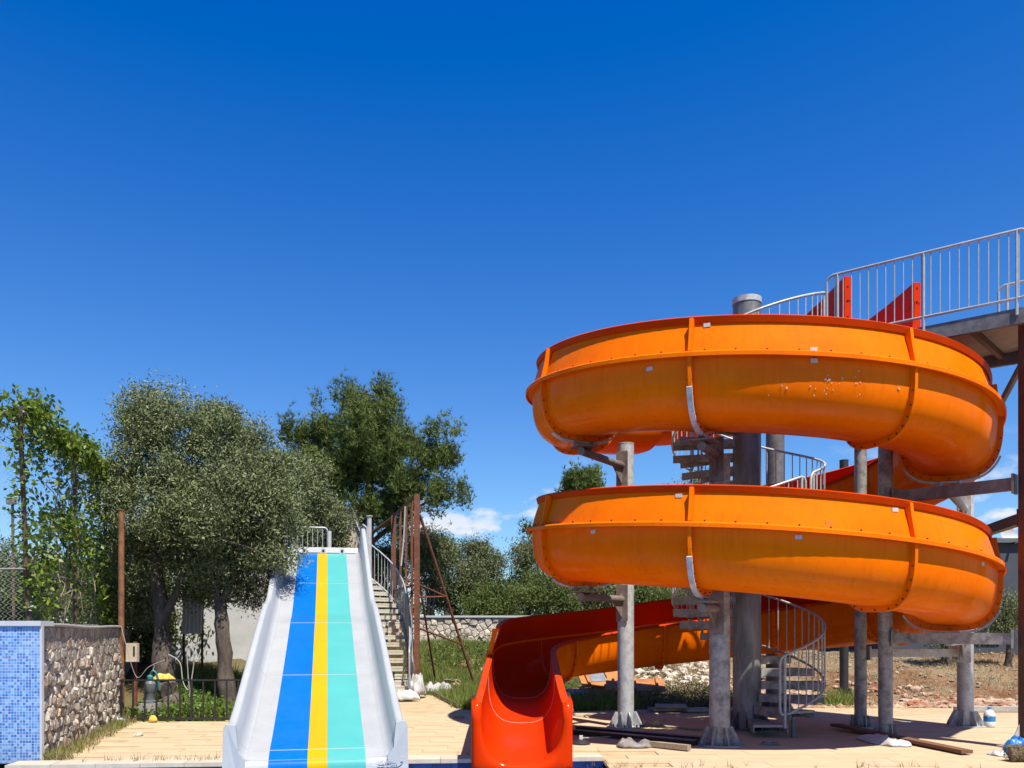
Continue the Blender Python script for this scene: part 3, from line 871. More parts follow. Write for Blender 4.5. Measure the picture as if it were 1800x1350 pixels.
ht = thing('cream_hut', 'cream rendered hut with a sloping roof edge behind the striped slide head', 'hut', (-6.0, 30.5, 1.6))
mb = MB()
P = [Vector((-7.4, 29.0, 1.0)), Vector((-5.08, 29.0, 1.0)), Vector((-5.08, 29.0, 4.75)), Vector((-5.50, 29.0, 5.75)), Vector((-7.4, 29.0, 5.75))]
mb.sweep([P, [q + Vector((0, 2.5, 0)) for q in P]]); mb.build('wall', 'cream', ht)
mb = MB(); mb.beam((-5.03, 30.25, 4.70), (-5.47, 30.25, 5.80), .04, 2.7, up=Vector((0, 1, 0))); mb.beam((-5.42, 30.25, 5.80), (-7.5, 30.25, 5.80), .04, 2.7, up=Vector((0, 1, 0))); mb.build('roof_edge', 'white_paint', ht)
for x in (-5.3, -5.22, -5.14):
    MB().cyl((x, 28.96, 2.0), (x, 28.96, 4.6), .025, 8).build('downpipe', 'cream', ht)
# ================================================================== SPIRAL SLIDE
CX, CY = 3.87, 13.95
RC = 2.92            # radius of trough centre line
slide = thing('spiral_slide', 'open orange spiral water slide winding down two turns to the pool', 'water slide', (CX, CY, 0))
# --- centre line: list of (x, y, zflange, a(half width), b(depth), ext(outer wall), nx, ny, rimw)
TH = [-270, -230, -180, -105, -30, 75, 180, 255, 330, 380, 435]
ZF = [6.06, 5.78, 5.50, 5.03, 4.72, 3.98, 3.27, 2.90, 2.50, 2.22, 1.93]
path = []
def add_arc(t0, t1, step=3):
    n = int(round((t1 - t0) / step))
    for i in range(n + 1):
        th = t0 + (t1 - t0) * i / n
        path.append([CX + RC * math.cos(R(th)), CY + RC * math.sin(R(th)), interp(th, TH, ZF), 0.60, 0.78, 0.505, th])
# start: straight run from the bridge, turning left into the helix
st = spline([(5.83, 13.42, 6.78), (5.72, 14.6, 6.55), (5.15, 15.95, 6.30), (3.87 + RC * math.cos(R(100)) , CY + RC * math.sin(R(100)), 6.14), (CX + RC * math.cos(R(115)), CY + RC * math.sin(R(115)), 6.02)], 8)
for i, p in enumerate(st[:-1]):
    path.append([p.x, p.y, p.z, 0.5 + 0.1 * min(1, i / 20), 0.78, 0.505 if i > 21 else 0.0, None])
i_start_end = len(path)
add_arc(-243, 435)
tail = [(3.87, 16.86, 1.83), (2.9, 16.87, 1.72), (1.95, 16.85, 1.58), (1.28, 16.71, 1.49), (0.71, 16.34, 1.41), (0.34, 15.77, 1.34), (0.2, 15.1, 1.26), (0.17, 14.4, 1.19), (0.15, 13.4, 1.07),
        (0.135, 12.2, 0.92), (0.125, 11.2, 0.80), (0.12, 10.5, 0.745), (0.12, 10.2, 0.73)]
last = path[-1]
tp = spline([(last[0], last[1], last[2])] + tail, 6)[1:]
for p in tp:
    k = sstep((p.x - 0.2) / 3.5) if p.y > 15 else 0
    path.append([p.x, p.y, p.z, 0.49 + 0.11 * k, 0.72 + 0.06 * k, 0.49 if p.y > 14.3 or p.x > 1 else 0.0, None])
# frames
FR = []
cum = 0.0
for i, p in enumerate(path):
    q0 = path[max(i - 1, 0)]; q1 = path[min(i + 1, len(path) - 1)]
    t = Vector((q1[0] - q0[0], q1[1] - q0[1], 0)).normalized()
    if i: cum += math.hypot(p[0] - path[i - 1][0], p[1] - path[i - 1][1])
    FR.append(dict(p=Vector((p[0], p[1], p[2])), n=Vector((t.y, -t.x, 0)), t=t, a=p[3], b=p[4], ext=p[5], th=p[6], s=cum))
def pt(fr, q, w): return fr['p'] + fr['n'] * q + Vector((0, 0, w))
def uprof(a, b, off=0.0, n=18):
    """U from inner edge to outer edge; off = outward offset"""
    o = []
    for i in range(n + 1):
        ph = -PI / 2 + PI * i / n
        sx_, cz_ = math.sin(ph), math.cos(ph)
        e_ = 0.66
        q = (a + off) * (abs(sx_) ** e_) * (1 if sx_ >= 0 else -1)
        w = -(b + off) * (abs(cz_) ** e_)
        o.append((q, w))
    return o
TK = 0.022
def lower_ring(fr, rim):
    a, b = fr['a'], fr['b']
    inn = uprof(a, b, 0.0); out = uprof(a, b, TK)
    pts = []; 
    # inner surface from inner edge to outer edge
    pts += inn
    # outer top: small return
    pts += [(a + TK, 0.0)] if False else []
    pts += list(reversed(out))
    return [pt(fr, q, w) for q, w in pts]
NI = 19
def lower_mis():
    # faces j between vertex j and j+1 ; 0..17 inside, 18 top edge, 19..36 outside, 37 edge
    return [1] * 18 + [2] + [0] * 18 + [2]
def wall_ring(fr):
    a, e_ = fr['a'], fr['ext']
    pr = [(a + .004, .035), (a - .024, .14), (a - .06, .26), (a - .097, .37), (a - .125, e_ - .02)]
    out = [(q + TK, w) for q, w in pr]
    return [pt(fr, q, w) for q, w in pr] + [pt(fr, q, w) for q, w in reversed(out)]
def rim_ring(fr):
    a, e_ = fr['a'], fr['ext']
    pr = [(a - .125, e_ - .03), (a - .13, e_ + .0), (a - .11, e_ + .016), (a - .065, e_ + .012), (a - .046, e_ - .004), (a - .066, e_ - .082), (a - .076, e_ - .084), (a - .082, e_ - .028), (a - .097, e_ - .014)]
    return [pt(fr, q, w) for q, w in pr]
def shelf_ring(fr):
    a = fr['a']
    pr = [(a - .004, -.004), (a - .004, .034), (a + .045, .034), (a + .118, .022), (a + .130, .006), (a + .130, -.042), (a + .112, -.042), (a + .106, -.006), (a + .035, -.006)]
    return [pt(fr, q, w) for q, w in pr]
def inlip_ring(fr):
    a = fr['a']
    pr = [(-a + .006, -.02), (-a + .006, .012), (-a - .03, .026), (-a - .085, .018), (-a - .10, -.008), (-a - .09, -.03), (-a - .04, -.012), (-a - TK - .004, -.012)]
    return [pt(fr, q, w) for q, w in pr]
def outlip_ring(fr):
    a = fr['a']
    pr = [(a - .006, -.02), (a - .006, .012), (a + .03, .026), (a + .085, .018), (a + .10, -.008), (a + .09, -.05), (a + .075, -.05), (a + .04, -.012), (a + TK + .004, -.012)]
    return [pt(fr, q, w) for q, w in pr]

# joints: every 45 deg on the helix, and chosen stations on start and tail
jidx = [0, 21]
for i, fr in enumerate(FR):
    if fr['th'] is not None:
        k = (fr['th'] + 162) / 45.0
        if abs(k - round(k)) < 0.01: jidx.append(i)
def nearest(x, y, lo):
    return min(range(lo, len(FR)), key=lambda i: (FR[i]['p'].x - x) ** 2 + (FR[i]['p'].y - y) ** 2)
lo = len(FR) - len(tp)
for (x, y) in ((2.9, 16.87), (0.9, 16.5), (0.2, 14.35), (0.14, 12.55)):
    jidx.append(nearest(x, y, lo))
jidx.append(len(FR) - 1)
jidx = sorted(set(jidx))
print('joints', [(i, FR[i]['th']) for i in jidx])

def rib(mb, fr, with_wall, depth=0.075, half=0.022, lo=0):
    """bolted joint flange standing proud of the shell"""
    a, b = fr['a'], fr['b']
    inn = uprof(a, b, TK - .004, 22); out = uprof(a, b, TK + depth, 22)
    n = len(inn)
    for sgn in (1,):
        r0 = [pt(fr, q, w) - fr['t'] * half for q, w in inn]; r1 = [pt(fr, q, w) - fr['t'] * half for q, w in out]
        r2 = [pt(fr, q, w) + fr['t'] * half for q, w in out]; r3 = [pt(fr, q, w) + fr['t'] * half for q, w in inn]
        rings = [[r0[i], r1[i], r2[i], r3[i]] for i in range(n)]
        mb.sweep(rings)
    if with_wall:
        e_ = fr['ext']
        pr = [(a + TK, .035), (a - .018 + TK, .14), (a - .05 + TK, .26), (a - .085 + TK, .37), (a - .112 + TK, e_ - .03)]
        dd = [.07, .065, .07, .085, .10]
        rings = [[pt(fr, q - .004, w) - fr['t'] * half, pt(fr, q + dd[i], w) - fr['t'] * half, pt(fr, q + dd[i], w) + fr['t'] * half, pt(fr, q - .004, w) + fr['t'] * half] for i, (q, w) in enumerate(pr)]
        mb.sweep(rings)

NJ = len(jidx)
for s_ in range(NJ - 1):
    i0, i1 = jidx[s_], jidx[s_ + 1]
    sec = FR[i0:i1 + 1]
    hasw = sec[len(sec) // 2]['ext'] > 0.1
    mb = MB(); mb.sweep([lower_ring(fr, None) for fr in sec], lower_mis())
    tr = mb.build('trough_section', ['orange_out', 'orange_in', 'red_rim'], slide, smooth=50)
    mb = MB(); mb.sweep([inlip_ring(fr) for fr in sec]); mb.build('inner_rim', 'red_rim', slide, smooth=50)
    if hasw:
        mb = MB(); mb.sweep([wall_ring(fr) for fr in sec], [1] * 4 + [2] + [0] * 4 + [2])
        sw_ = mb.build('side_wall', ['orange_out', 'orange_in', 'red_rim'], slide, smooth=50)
        mb = MB(); mb.sweep([rim_ring(fr) for fr in sec]); mb.build('top_rim', 'red_rim', slide, smooth=50)
        mb = MB(); mb.sweep([shelf_ring(fr) for fr in sec]); mf = mb.build('mid_flange', 'orange_out', slide, smooth=30)
        # bolts along the shelf
        bb = MB(); acc = 0.25
        for i in range(1, len(sec)):
            ds = sec[i]['s'] - sec[i - 1]['s']; acc += ds
            if acc > 0.28:
                acc = 0; c = pt(sec[i], sec[i]['a'] + .075, .03); bb.cyl(c, c + Vector((0, 0, .022)), .012, 6)
        if bb.v: tag(bb.build('bolts', 'bolt', mf), kind='stuff')
    else:
        mb = MB(); mb.sweep([outlip_ring(fr) for fr in sec]); mb.build('outer_rim', 'red_rim', slide, smooth=50)
for s_ in range(1, NJ - 1):
    fr = FR[jidx[s_]]
    hasw = fr['ext'] > 0.1
    mb = MB(); rib(mb, fr, hasw); jf = mb.build('joint_flange', 'orange_out', slide, smooth=30)
    bb = MB()
    for (q, w) in uprof(fr['a'], fr['b'], TK + .045, 14)[1:-1]:
        c = pt(fr, q, w); bb.cyl(c - fr['t'] * .036, c + fr['t'] * .036, .011, 6)
    tag(bb.build('bolts', 'bolt', jf), kind='stuff')
    # thin sealed seam inside
    mb = MB(); pr = uprof(fr['a'], fr['b'], 0.0, 20)
    mb.tube([pt(fr, q * 0.997, w * 0.997) for q, w in pr], 0.0055, 5); mb.build('seam', 'caulk', slide)

# boxed, round-edged shroud at the mouth of the chute
fe = FR[-1]
ui = uprof(fe['a'], fe['b'], -0.002, 26)
def outp(q, w, grow=0.0):
    Q = (.60 + grow); oq = Q if q > .30 else (-Q if q < -.30 else q / .30 * Q)
    return (oq, w * 1.22 + .022 + grow * .6)
R_ = []
R_.append([pt(fe, q, w) - fe['t'] * .02 for q, w in ui])
R_.append([pt(fe, q * 1.01 , w * 1.01 + .004) + fe['t'] * .028 for q, w in ui])
R_.append([pt(fe, *[(x0 * .72 + x1 * .28) for x0, x1 in zip((q, w), outp(q, w))]) + fe['t'] * .055 for q, w in ui])
R_.append([pt(fe, *[(x0 * .25 + x1 * .75) for x0, x1 in zip((q, w), outp(q, w))]) + fe['t'] * .050 for q, w in ui])
R_.append([pt(fe, *outp(q, w)) + fe['t'] * .012 for q, w in ui])
R_.append([pt(fe, *outp(q, w, .008)) - fe['t'] * .05 for q, w in ui])
R_.append([pt(fe, *outp(q, w, .004)) - fe['t'] * .45 + Vector((0, 0, .05)) for q, w in ui])
mb = MB()
for k in range(len(R_) - 1):
    mb.sweep([[R_[k][i], R_[k + 1][i]] for i in range(len(ui))], closed_prof=False, cap=False)
# rounded top of both cheeks
for i in (0, -1):
    L_ = [r[i] for r in R_]
    mb.add([tuple(p) for p in L_], [tuple(range(len(L_)))])
ob = mb.build('end_shroud', 'orange_in', slide, smooth=60)
bm = bmesh.new(); bm.from_mesh(ob.data); bmesh.ops.remove_doubles(bm, verts=bm.verts, dist=1e-5); bmesh.ops.recalc_face_normals(bm, faces=bm.faces); bm.to_mesh(ob.data); bm.free()

# entry side panels (tall fins beside the bridge)
f0 = FR[0]
for (q, zt_) in ((-0.56, 7.17), (0.56, 7.10)):
    mb = MB()
    prof = [(0.0, zt_), (0.35, zt_ - .01), (0.8, zt_ - .04), (1.3, zt_ - .10), (1.9, zt_ - .25), (2.5, 6.55)]
    def fp(s__, z, side):
        fr = FR[min(range(0, 40), key=lambda k: abs(FR[k]['s'] - s__))]
        v_ = pt(fr, q + side, 0); return Vector((v_.x, v_.y, z))
    rings = [[fp(s__, 6.02 - .1 * s__, -.055), fp(s__, z, -.055), fp(s__, z, .055), fp(s__, 6.02 - .1 * s__, .055)] for s__, z in prof]
    mb.sweep(rings); ep = mb.build('entry_panel', 'orange_in', slide)
    bb = MB()
    for zz in (6.3, 6.55, 6.8, 7.02):
        c = fp(0, zz, 0); bb.cyl(c - f0['t'] * .012, c + f0['t'] * .01, .012, 6)
    tag(bb.build('bolts', 'bolt', ep), kind='stuff')
# stickers, patches and bird droppings on the coils
def on_wall(px, coil, w):
    """frame on the front of coil 0/1 seen at photo column px"""
    best = None
    for fr in FR:
        if fr['th'] is None: continue
        t0 = -190 + 360 * coil
        if not (t0 < fr['th'] < t0 + 190): continue
        x = 900 + F * pt(fr, fr['a'] + .02, 0).x / pt(fr, fr['a'] + .02, 0).y
        if best is None or abs(x - px) < best[0]: best = (abs(x - px), fr)
    return best[1]
def patch(px, coil, w, sx_, sz_, m, nm='sticker'):
    fr = on_wall(px, coil, w)
    if w > 0: q = fr['a'] + TK - .012 - .27 * max(0, w - .08)
    else:
        pr = uprof(fr['a'], fr['b'], TK, 60); q = min(pr[30:], key=lambda z: abs(z[1] - w))[0]
    M = Matrix((fr['t'], fr['n'], Vector((0, 0, 1)))).transposed()
    MB().box(pt(fr, q + .004, w), (sx_, .012, sz_), M).build(nm, m, slide)
for (px, c, w, m) in ((1132, 0, -.14, 'sticker'), (1437, 0, -.07, 'sticker'), (1240, 0, .40, 'sticker'), (1048, 1, -.10, 'sticker'), (1393, 1, -.10, 'sticker'), (1728, 1, -.10, 'sticker'), (1470, 1, .10, 'sticker_orange'), (1714, 1, .10, 'sticker_orange'), (1195, 1, .37, 'sticker'), (1590, 1, .37, 'sticker'), (1430, 0, .07, 'sticker')):
    patch(px, c, w, .085, .05, m)
rd = random.Random(5); mb = MB()
for k in range(30):
    px = rd.gauss(1450, 60); w = -rd.uniform(.08, .5); fr = on_wall(px, 0, w)
    pr = uprof(fr['a'], fr['b'], TK, 60); q = min(pr[30:], key=lambda z: abs(z[1] - w))[0]
    c = pt(fr, q + .002, w) + fr['t'] * rd.uniform(-.06, .06); r_ = rd.choice((.005, .006, .007, .009, .015))
    o = []
    for j in range(9):
        an = 2 * PI * j / 9; rr = r_ * rd.uniform(.6, 1.2)
        o.append(c + fr['t'] * rr * math.cos(an) + Vector((0, 0, rr * 1.25 * math.sin(an))) + fr['n'] * .003)
    mb.add(o, [tuple(range(9))])
tag(mb.build('droppings', 'dropping', slide), kind='stuff')

# ================================================================== COLUMNS
def zat(th):
    return interp(th, TH, ZF)
def gusset_base(mb, x, y, r, h=.26, out=.18, n=8, z=0.0):
    if r < .12: out = .10; h = .2
    mb.cyl((x, y, z), (x, y, z + .022), r + out, 28)
    for k in range(n):
        an = 2 * PI * k / n + .2; d = Vector((math.cos(an), math.sin(an), 0)); s = Vector((-d.y, d.x, 0)) * .008
        c = Vector((x, y, z))
        P = [c + d * (r - .01) + Vector((0, 0, .02)), c + d * (r + out - .03) + Vector((0, 0, .02)), c + d * (r + out - .03) + Vector((0, 0, .06)), c + d * (r + .05) + Vector((0, 0, h)), c + d * (r - .01) + Vector((0, 0, h))]
        mb.sweep([[p - s for p in P], [p + s for p in P]])
def base_bolts(parent, x, y, r, out, z=0.0):
    bb = MB()
    for k in range(8):
        an = 2 * PI * k / 8 + .2 + PI / 8; c = Vector((x + (r + out - .045) * math.cos(an), y + (r + out - .045) * math.sin(an), z + .02))
        bb.cyl(c, c + Vector((0, 0, .045)), .013, 6)
    tag(bb.build('anchor_bolts', 'galv_dark', parent), kind='stuff')
def cradle(parent, fr, m='galv', f0_=0.12, f1_=0.88, side=1):
    """galvanised strap following the underside of a joint flange"""
    pr = uprof(fr['a'], fr['b'], TK + .085, 30); n = len(pr)
    sel = [pr[i] for i in range(n) if f0_ <= i / (n - 1) <= f1_]
    mb = MB(); rings = []
    for (q, w) in sel:
        L_ = math.hypot(q, w); nq, nw = q / L_, w / L_
        c = pt(fr, q, w)
        rings.append([c - fr['t'] * .035, c + fr['t'] * .035, pt(fr, q + nq * .03, w + nw * .03) + fr['t'] * .035, pt(fr, q + nq * .03, w + nw * .03) - fr['t'] * .035])
    mb.sweep(rings); mb.build('cradle', m, parent)
def frame_at(th):
    return min((f for f in FR if f['th'] is not None), key=lambda f: abs(f['th'] - th))
def column(label, x, y, r, top, mat='galv', arms=(), base=True, z0=0.0, strapmat='galv'):
    t = thing('support_column', label, 'column', (x, y, z0), group='steel columns holding up the spiral slide')
    MB().cyl((x, y, z0), (x, y, top), r, 28).build('shaft', mat, t, smooth=40)
    mb = MB(); gusset_base(mb, x, y, r, z=z0 + .002); bpl = mb.build('base_plate', mat, t); base_bolts(bpl, x, y, r, .18 if r >= .12 else .10, z0)
    MB().cyl((x, y, top), (x, y, top + .015), r + .004, 28).build('cap', mat, t)
    for (th, am, f0_, f1_) in arms:
        fr = frame_at(th); bot = pt(fr, 0, -fr['b'] - TK - .12)
        za = bot.z - .12
        d = Vector((bot.x - x, bot.y - y, 0)); L_ = d.length; d.normalize()
        mb = MB(); mb.cyl(Vector((x, y, za)) + d * (r - .02), Vector((bot.x, bot.y, za)) + d * .08, .06, 14); mb.build('arm', am, t, smooth=40)
        mb = MB()
        a_ = Vector((x, y, za)) + d * (r - .005)
        side = Vector((-d.y, d.x, 0)) * .008
        P = [a_ + Vector((0, 0, -.32)), a_ + Vector((0, 0, .1)), a_ + d * min(.35, L_ * .5) + Vector((0, 0, -.05))]
        mb.sweep([[p - side for p in P], [p + side for p in P]])
        mb.box(a_ + d * .01 + Vector((0, 0, -.06)), (.03, .2, .6), Matrix.Rotation(math.atan2(d.y, d.x), 3, 'Z'))
        mb.build('bracket', am, t)
        mb = MB(); mb.box((bot.x, bot.y, za + .075), (.34, .34, .02), Matrix.Rotation(math.atan2(fr['t'].y, fr['t'].x), 3, 'Z'))
        for sg in (-1, 1):
            mb.beam(pt(fr, .13 * sg, -fr['b'] - TK - .135), pt(fr, .13 * sg, -fr['b'] - TK - .08), .05, .1)
        mb.build('saddle', am, t)
        cradle(t, fr, strapmat, f0_, f1_)
    return t
colA = column('pale galvanised round column in front of the red chute wall, leftmost of the columns', 1.90, 14.25, .135, 4.72, arms=((-162 + 0, 'galv_brown', .3, .72), (198, 'galv_brown', .3, .72)))
colB = column('thick grey column right under the front of the coils, left of the dark centre pillar', 2.92, 12.0, .145, 4.05, mat='galv_mid', arms=((-117, 'galv_brown', .45, .93), (243, 'galv_brown', .45, .93)), strapmat='galv')
colC = column('slim grey column right of the spiral stairs, standing left of its twin', 5.80, 14.2, .098, 5.0, mat='galv_mid')
colD = column('slim grey column with a long plank leaning past its foot', 5.69, 13.0, .105, 4.5, mat='galv_mid')
colE = column('pale galvanised column on the right with a water bottle at its foot', 7.66, 14.42, .13, 4.5, arms=((-27, 'galv', .2, .85), (333, 'galv', .2, .85)))
colF = column('broad dark column rising behind the red chute wall, seen right of the centre pillar', 5.55, 18.0, .19, 6.0, mat='galv_dark', z0=0.0)
colG = column('dark slim column standing at the edge of the rubble bank, behind the grey columns', 7.78, 20.0, .10, 5.6, mat='black_iron', z0=ground_z(7.78, 20.0))  # near-black colour stands in for the shade on this column
colH = column('short grey support leg under the bend of the red chute', 1.05, 16.35, .07, .42, mat='galv_mid')
cradle(colH, FR[nearest(0.71, 16.34, lo)], 'galv_dark', .3, .75)
# brown post carrying the bridge
pb = thing('bridge_post', 'brown painted steel post at the right edge of frame carrying the bridge', 'post', (7.02, 11.62, 0))
MB().box((7.05, 11.62, 2.92), (.20, .20, 5.84)).build('shaft', 'brown_steel', pb)
mb = MB(); mb.box((7.02, 11.62, .013), (.56, .5, .022))
for sx_ in (-1, 1):
    P = [Vector((7.02 + sx_ * .12, 11.60, .02)), Vector((7.02 + sx_ * .26, 11.60, .02)), Vector((7.02 + sx_ * .12, 11.60, .34))]
    mb.sweep([P, [p + Vector((0, .016, 0)) for p in P]])
mb.build('base_plate', 'galv', pb)
# beams
def sbeam(label, a, b, h, m, w=.12):
    a = Vector(a); b = Vector(b)
    t = thing('steel_beam', label, 'beam', tuple((a + b) / 2), group='horizontal steel beams between the posts')
    MB().beam(a, b, w, h).build('web', m, t)
    d = (b - a).normalized()
    for e_ in (a + d * .015, b - d * .015):
        MB().beam(e_ - d * .014, e_ + d * .014, w + .09, h + .1).build('end_plate', m, t)
sbeam('upper grey steel beam between the two coils running to the brown post', (5.78, 12.9, 3.63), (6.93, 11.74, 3.63), .17, 'galv_brown')
sbeam('brown steel beam below the upper coil reaching back from the brown post', (7.08, 11.76, 3.17), (7.62, 14.28, 3.17), .15, 'brown_steel')
sbeam('lower grey steel beam under the coil running to the brown post', (5.78, 12.92, 1.5), (6.93, 11.74, 1.5), .16, 'galv_mid')
sbeam('pale steel beam lowest of all, between slim column and right column', (5.9, 14.2, 1.24), (7.53, 14.42, 1.24), .13, 'galv')
# diagonal strut under the bridge
ds_ = thing('diagonal_strut', 'sloping grey pipe strut under the bridge by the brown post', 'strut', (7.66, 14.3, 4.4))
MB().cyl((7.66, 14.3, 4.42), (7.72, 12.78, 5.76), .05, 12).build('pipe', 'galv_brown', ds_, smooth=40)
MB().box((7.72, 12.78, 5.77), (.16, .16, .02)).build('end_plate', 'galv_brown', ds_)

# ================================================================== BRIDGE
br = thing('access_bridge', 'railed steel bridge at the top of the spiral slide', 'bridge', (6.2, 12.6, 5.75))
bd = Vector((0.80, -0.60, 0)).normalized(); bn = Vector((0.60, 0.80, 0)).normalized()
O = Vector((4.72, 12.77, 5.9))
LBR = 4.3; WB = 1.22
def bp_(u, v, z=0): return O + bd * u + bn * v + Vector((0, 0, z))
W2 = 1.95; UB = 1.3
mb = MB()
P = [bp_(.75, 0), bp_(LBR, 0), bp_(LBR, W2), bp_(UB, W2), bp_(UB, 1.02), bp_(.75, 1.02)]
mb.prism([(q.x, q.y) for q in P], 5.85, 5.88); mb.build('deck_plate', 'wood_deck_under', br)
for (u0, u1, v) in ((0.75, LBR, .02), (UB, LBR, W2 - .02), (.75, UB, 1.0)):
    MB().beam(bp_(u0, v, -.13), bp_(u1, v, -.13), .07, .2).build('edge_beam', 'galv_dark', br)
for u in (1.02,):
    MB().beam(bp_(u, .06, -.10), bp_(u, .96, -.10), .07, .09).build('joist', 'brown_steel', br)
for u in (1.42, 1.95, 2.55, 3.15, 3.75, 4.22):
    MB().beam(bp_(u - .1, .06, -.10), bp_(u + .1, W2 - .06, -.10), .07, .09).build('joist', 'brown_steel', br)
def railing(parent, pts, h, m, spacing=.125, r=.021, low=.10, rb=.008, posts=(), ends=True, closed_ends=True):
    """pts: base polyline. separate spindles, top + bottom rail with rounded ends"""
    P = [Vector(p) for p in pts]
    top = [p + Vector((0, 0, h)) for p in P]; bot = [p + Vector((0, 0, low)) for p in P]
    if closed_ends:
        def rnd(pa, pb, inw):  # rounded corner from bottom end to top end
            d = inw.normalized() * .09
            return [pa + d, pa + d * .3 + Vector((0, 0, .03)), pa + Vector((0, 0, .09)), pb - Vector((0, 0, .09)), pb + d * .3 - Vector((0, 0, .03)), pb + d]
        e0 = rnd(bot[0], top[0], P[1] - P[0]); e1 = rnd(bot[-1], top[-1], P[-2] - P[-1])
        loop = e0 + top[1:-1] + list(reversed(e1)) + list(reversed(bot[1:-1]))
        MB().tube(loop, r, 8, closed=True).build('hand_rail', m, parent, smooth=50)
    else:
        MB().tube(top, r, 8).build('hand_rail', m, parent, smooth=50)
        MB().tube(bot, r, 8).build('bottom_rail', m, parent, smooth=50)
    # arc length sampling
    L = [0]
    for i in range(1, len(P)): L.append(L[-1] + (P[i] - P[i - 1]).length)
    n = max(2, int(L[-1] / spacing))
    for k in range(1, n):
        s = L[-1] * k / n
        i = max(j for j in range(len(L)) if L[j] <= s); i = min(i, len(P) - 2)
        t = (s - L[i]) / max(1e-6, L[i + 1] - L[i]); q = P[i].lerp(P[i + 1], t)
        MB().cyl(q + Vector((0, 0, low)), q + Vector((0, 0, h)), rb, 6).build('spindle', m, parent)
    for s in posts:
        s = s * L[-1]
        i = max(j for j in range(len(L)) if L[j] <= s); i = min(i, len(P) - 2)
        t = (s - L[i]) / max(1e-6, L[i + 1] - L[i]); q = P[i].lerp(P[i + 1], t)
        MB().cyl(q - Vector((0, 0, .12)), q + Vector((0, 0, h)), r * 1.05, 8).build('rail_post', m, parent)
railing(br, [bp_(0, -.03), bp_(1.2, -.03), bp_(2.60, -.03)], 1.0, 'rail_white', .118, r=.02, rb=.0075, posts=(.06, .51, .945))
railing(br, [bp_(2.66, -.03), bp_(3.4, -.03), bp_(LBR, -.03)], 1.0, 'rail_white', .118, r=.021, rb=.0085, posts=(.1, .9))
railing(br, [bp_(2.0, W2 - .02), bp_(3.2, W2 - .02), bp_(LBR, W2 - .02)], 1.0, 'rail_white', .118, r=.021, rb=.0085, posts=(.05, .5, .95))
# ================================================================== SPIRAL STAIRCASE
ss = thing('spiral_staircase', 'steel spiral staircase winding round a thick pillar inside the slide', 'staircase', (3.84, CY, 0))
PXc = 3.84
MB().cyl((PXc, CY, 0), (PXc, CY, 6.98), .225, 36).build('pillar', 'pillar', ss, smooth=40)
MB().cyl((PXc, CY, 6.94), (PXc, CY, 7.03), .235, 36).build('pillar_cap', 'galv', ss, smooth=40)
mb = MB(); mb.cyl((PXc, CY, 0), (PXc, CY, .03), .46, 32)
for k in range(10):
    an = 2 * PI * k / 10; d = Vector((math.cos(an), math.sin(an), 0)); s = Vector((-d.y, d.x, 0)) * .009; c = Vector((PXc, CY, 0))
    P = [c + d * .22 + Vector((0, 0, .03)), c + d * .42 + Vector((0, 0, .03)), c + d * .42 + Vector((0, 0, .07)), c + d * .26 + Vector((0, 0, .3)), c + d * .22 + Vector((0, 0, .3))]
    mb.sweep([[p - s for p in P], [p + s for p in P]])
mb.build('base_plate', 'galv_dark', ss)
RISE = .1966; NST = 30; DTH = 27.4; TH0 = -88
tm = MB()
hw = R(DTH * .5)
r0_, r1_ = .20, 1.16
for (za, zb) in ((-.035, 0.0),):
    P = [(r0_ * math.cos(0), -.06), (r1_, -r1_ * math.tan(hw) * .92), (r1_, r1_ * math.tan(hw) * .92), (r0_, .06)]
    tm.prism(P, za, zb)
tm.beam((r0_, .06, -.06), (r1_, r1_ * math.tan(hw) * .9, -.06), .014, .125)
tm.beam((r0_, -.06, -.06), (r1_, -r1_ * math.tan(hw) * .9, -.06), .014, .125)
tme = tm.mesh('tread', 'galv_mid')
for i in range(NST):
    th = R(TH0 + DTH * i)
    link('tread', tme, ss, loc=(PXc, CY, RISE * (i + 1)), rot=(0, 0, th))
def spp(thd, r, z): return Vector((PXc + r * math.cos(R(thd)), CY + r * math.sin(R(thd)), z))
def zst(thd): return RISE * ((thd - TH0) / DTH + 1)
segs = [(-82, 118), (124, 300), (306, 478), (484, 594), (600, 698)]
for (t0, t1) in segs:
    pts = [spp(t, 1.2, zst(t)) for t in np.linspace(t0, t1, int((t1 - t0) / 7) + 2)]
    railing(ss, pts, .98 if t0 < 590 else 1.12, 'galv', .165, r=.02, rb=.0085, low=.08, posts=(.02, .98))
MB().cyl(spp(-70, 1.16, 0), spp(-70, 1.16, .32), .035, 10).build('foot_prop', 'galv_dark', ss)
# ================================================================== STRIPED SLIDE (left)
S0 = Vector((-2.29, 10.05, 0)); S1 = Vector((-4.52, 20.35, 0))
sd = (S1 - S0).normalized(); sn = Vector((sd.y, -sd.x, 0))     # sn points right
wsl = thing('striped_slide', 'wide white slide with blue, yellow and turquoise stripes running into the pool', 'water slide', tuple((S0 + S1) / 2))
DS = [9.86, 10.05, 10.6, 11.5, 12.9, 14.2, 15.3, 15.75, 16.3, 17.2, 18.1, 19.3, 20.1, 20.36]
ZS = [0.13, 0.205, 0.33, 0.56, 0.945, 1.32, 1.66, 1.80, 1.92, 2.25, 2.62, 3.12, 3.42, 3.46]
HS = [0.40, 0.35, 0.36, 0.40, 0.45, 0.46, 0.42, 0.34, 0.36, 0.42, 0.45, 0.50, 0.58, 0.62]
kk = sd.y
def sl_pt(Y, u, z):
    t = (Y - S0.y) / kk
    p = S0 + sd * t + sn * u
    return Vector((p.x, p.y, z))
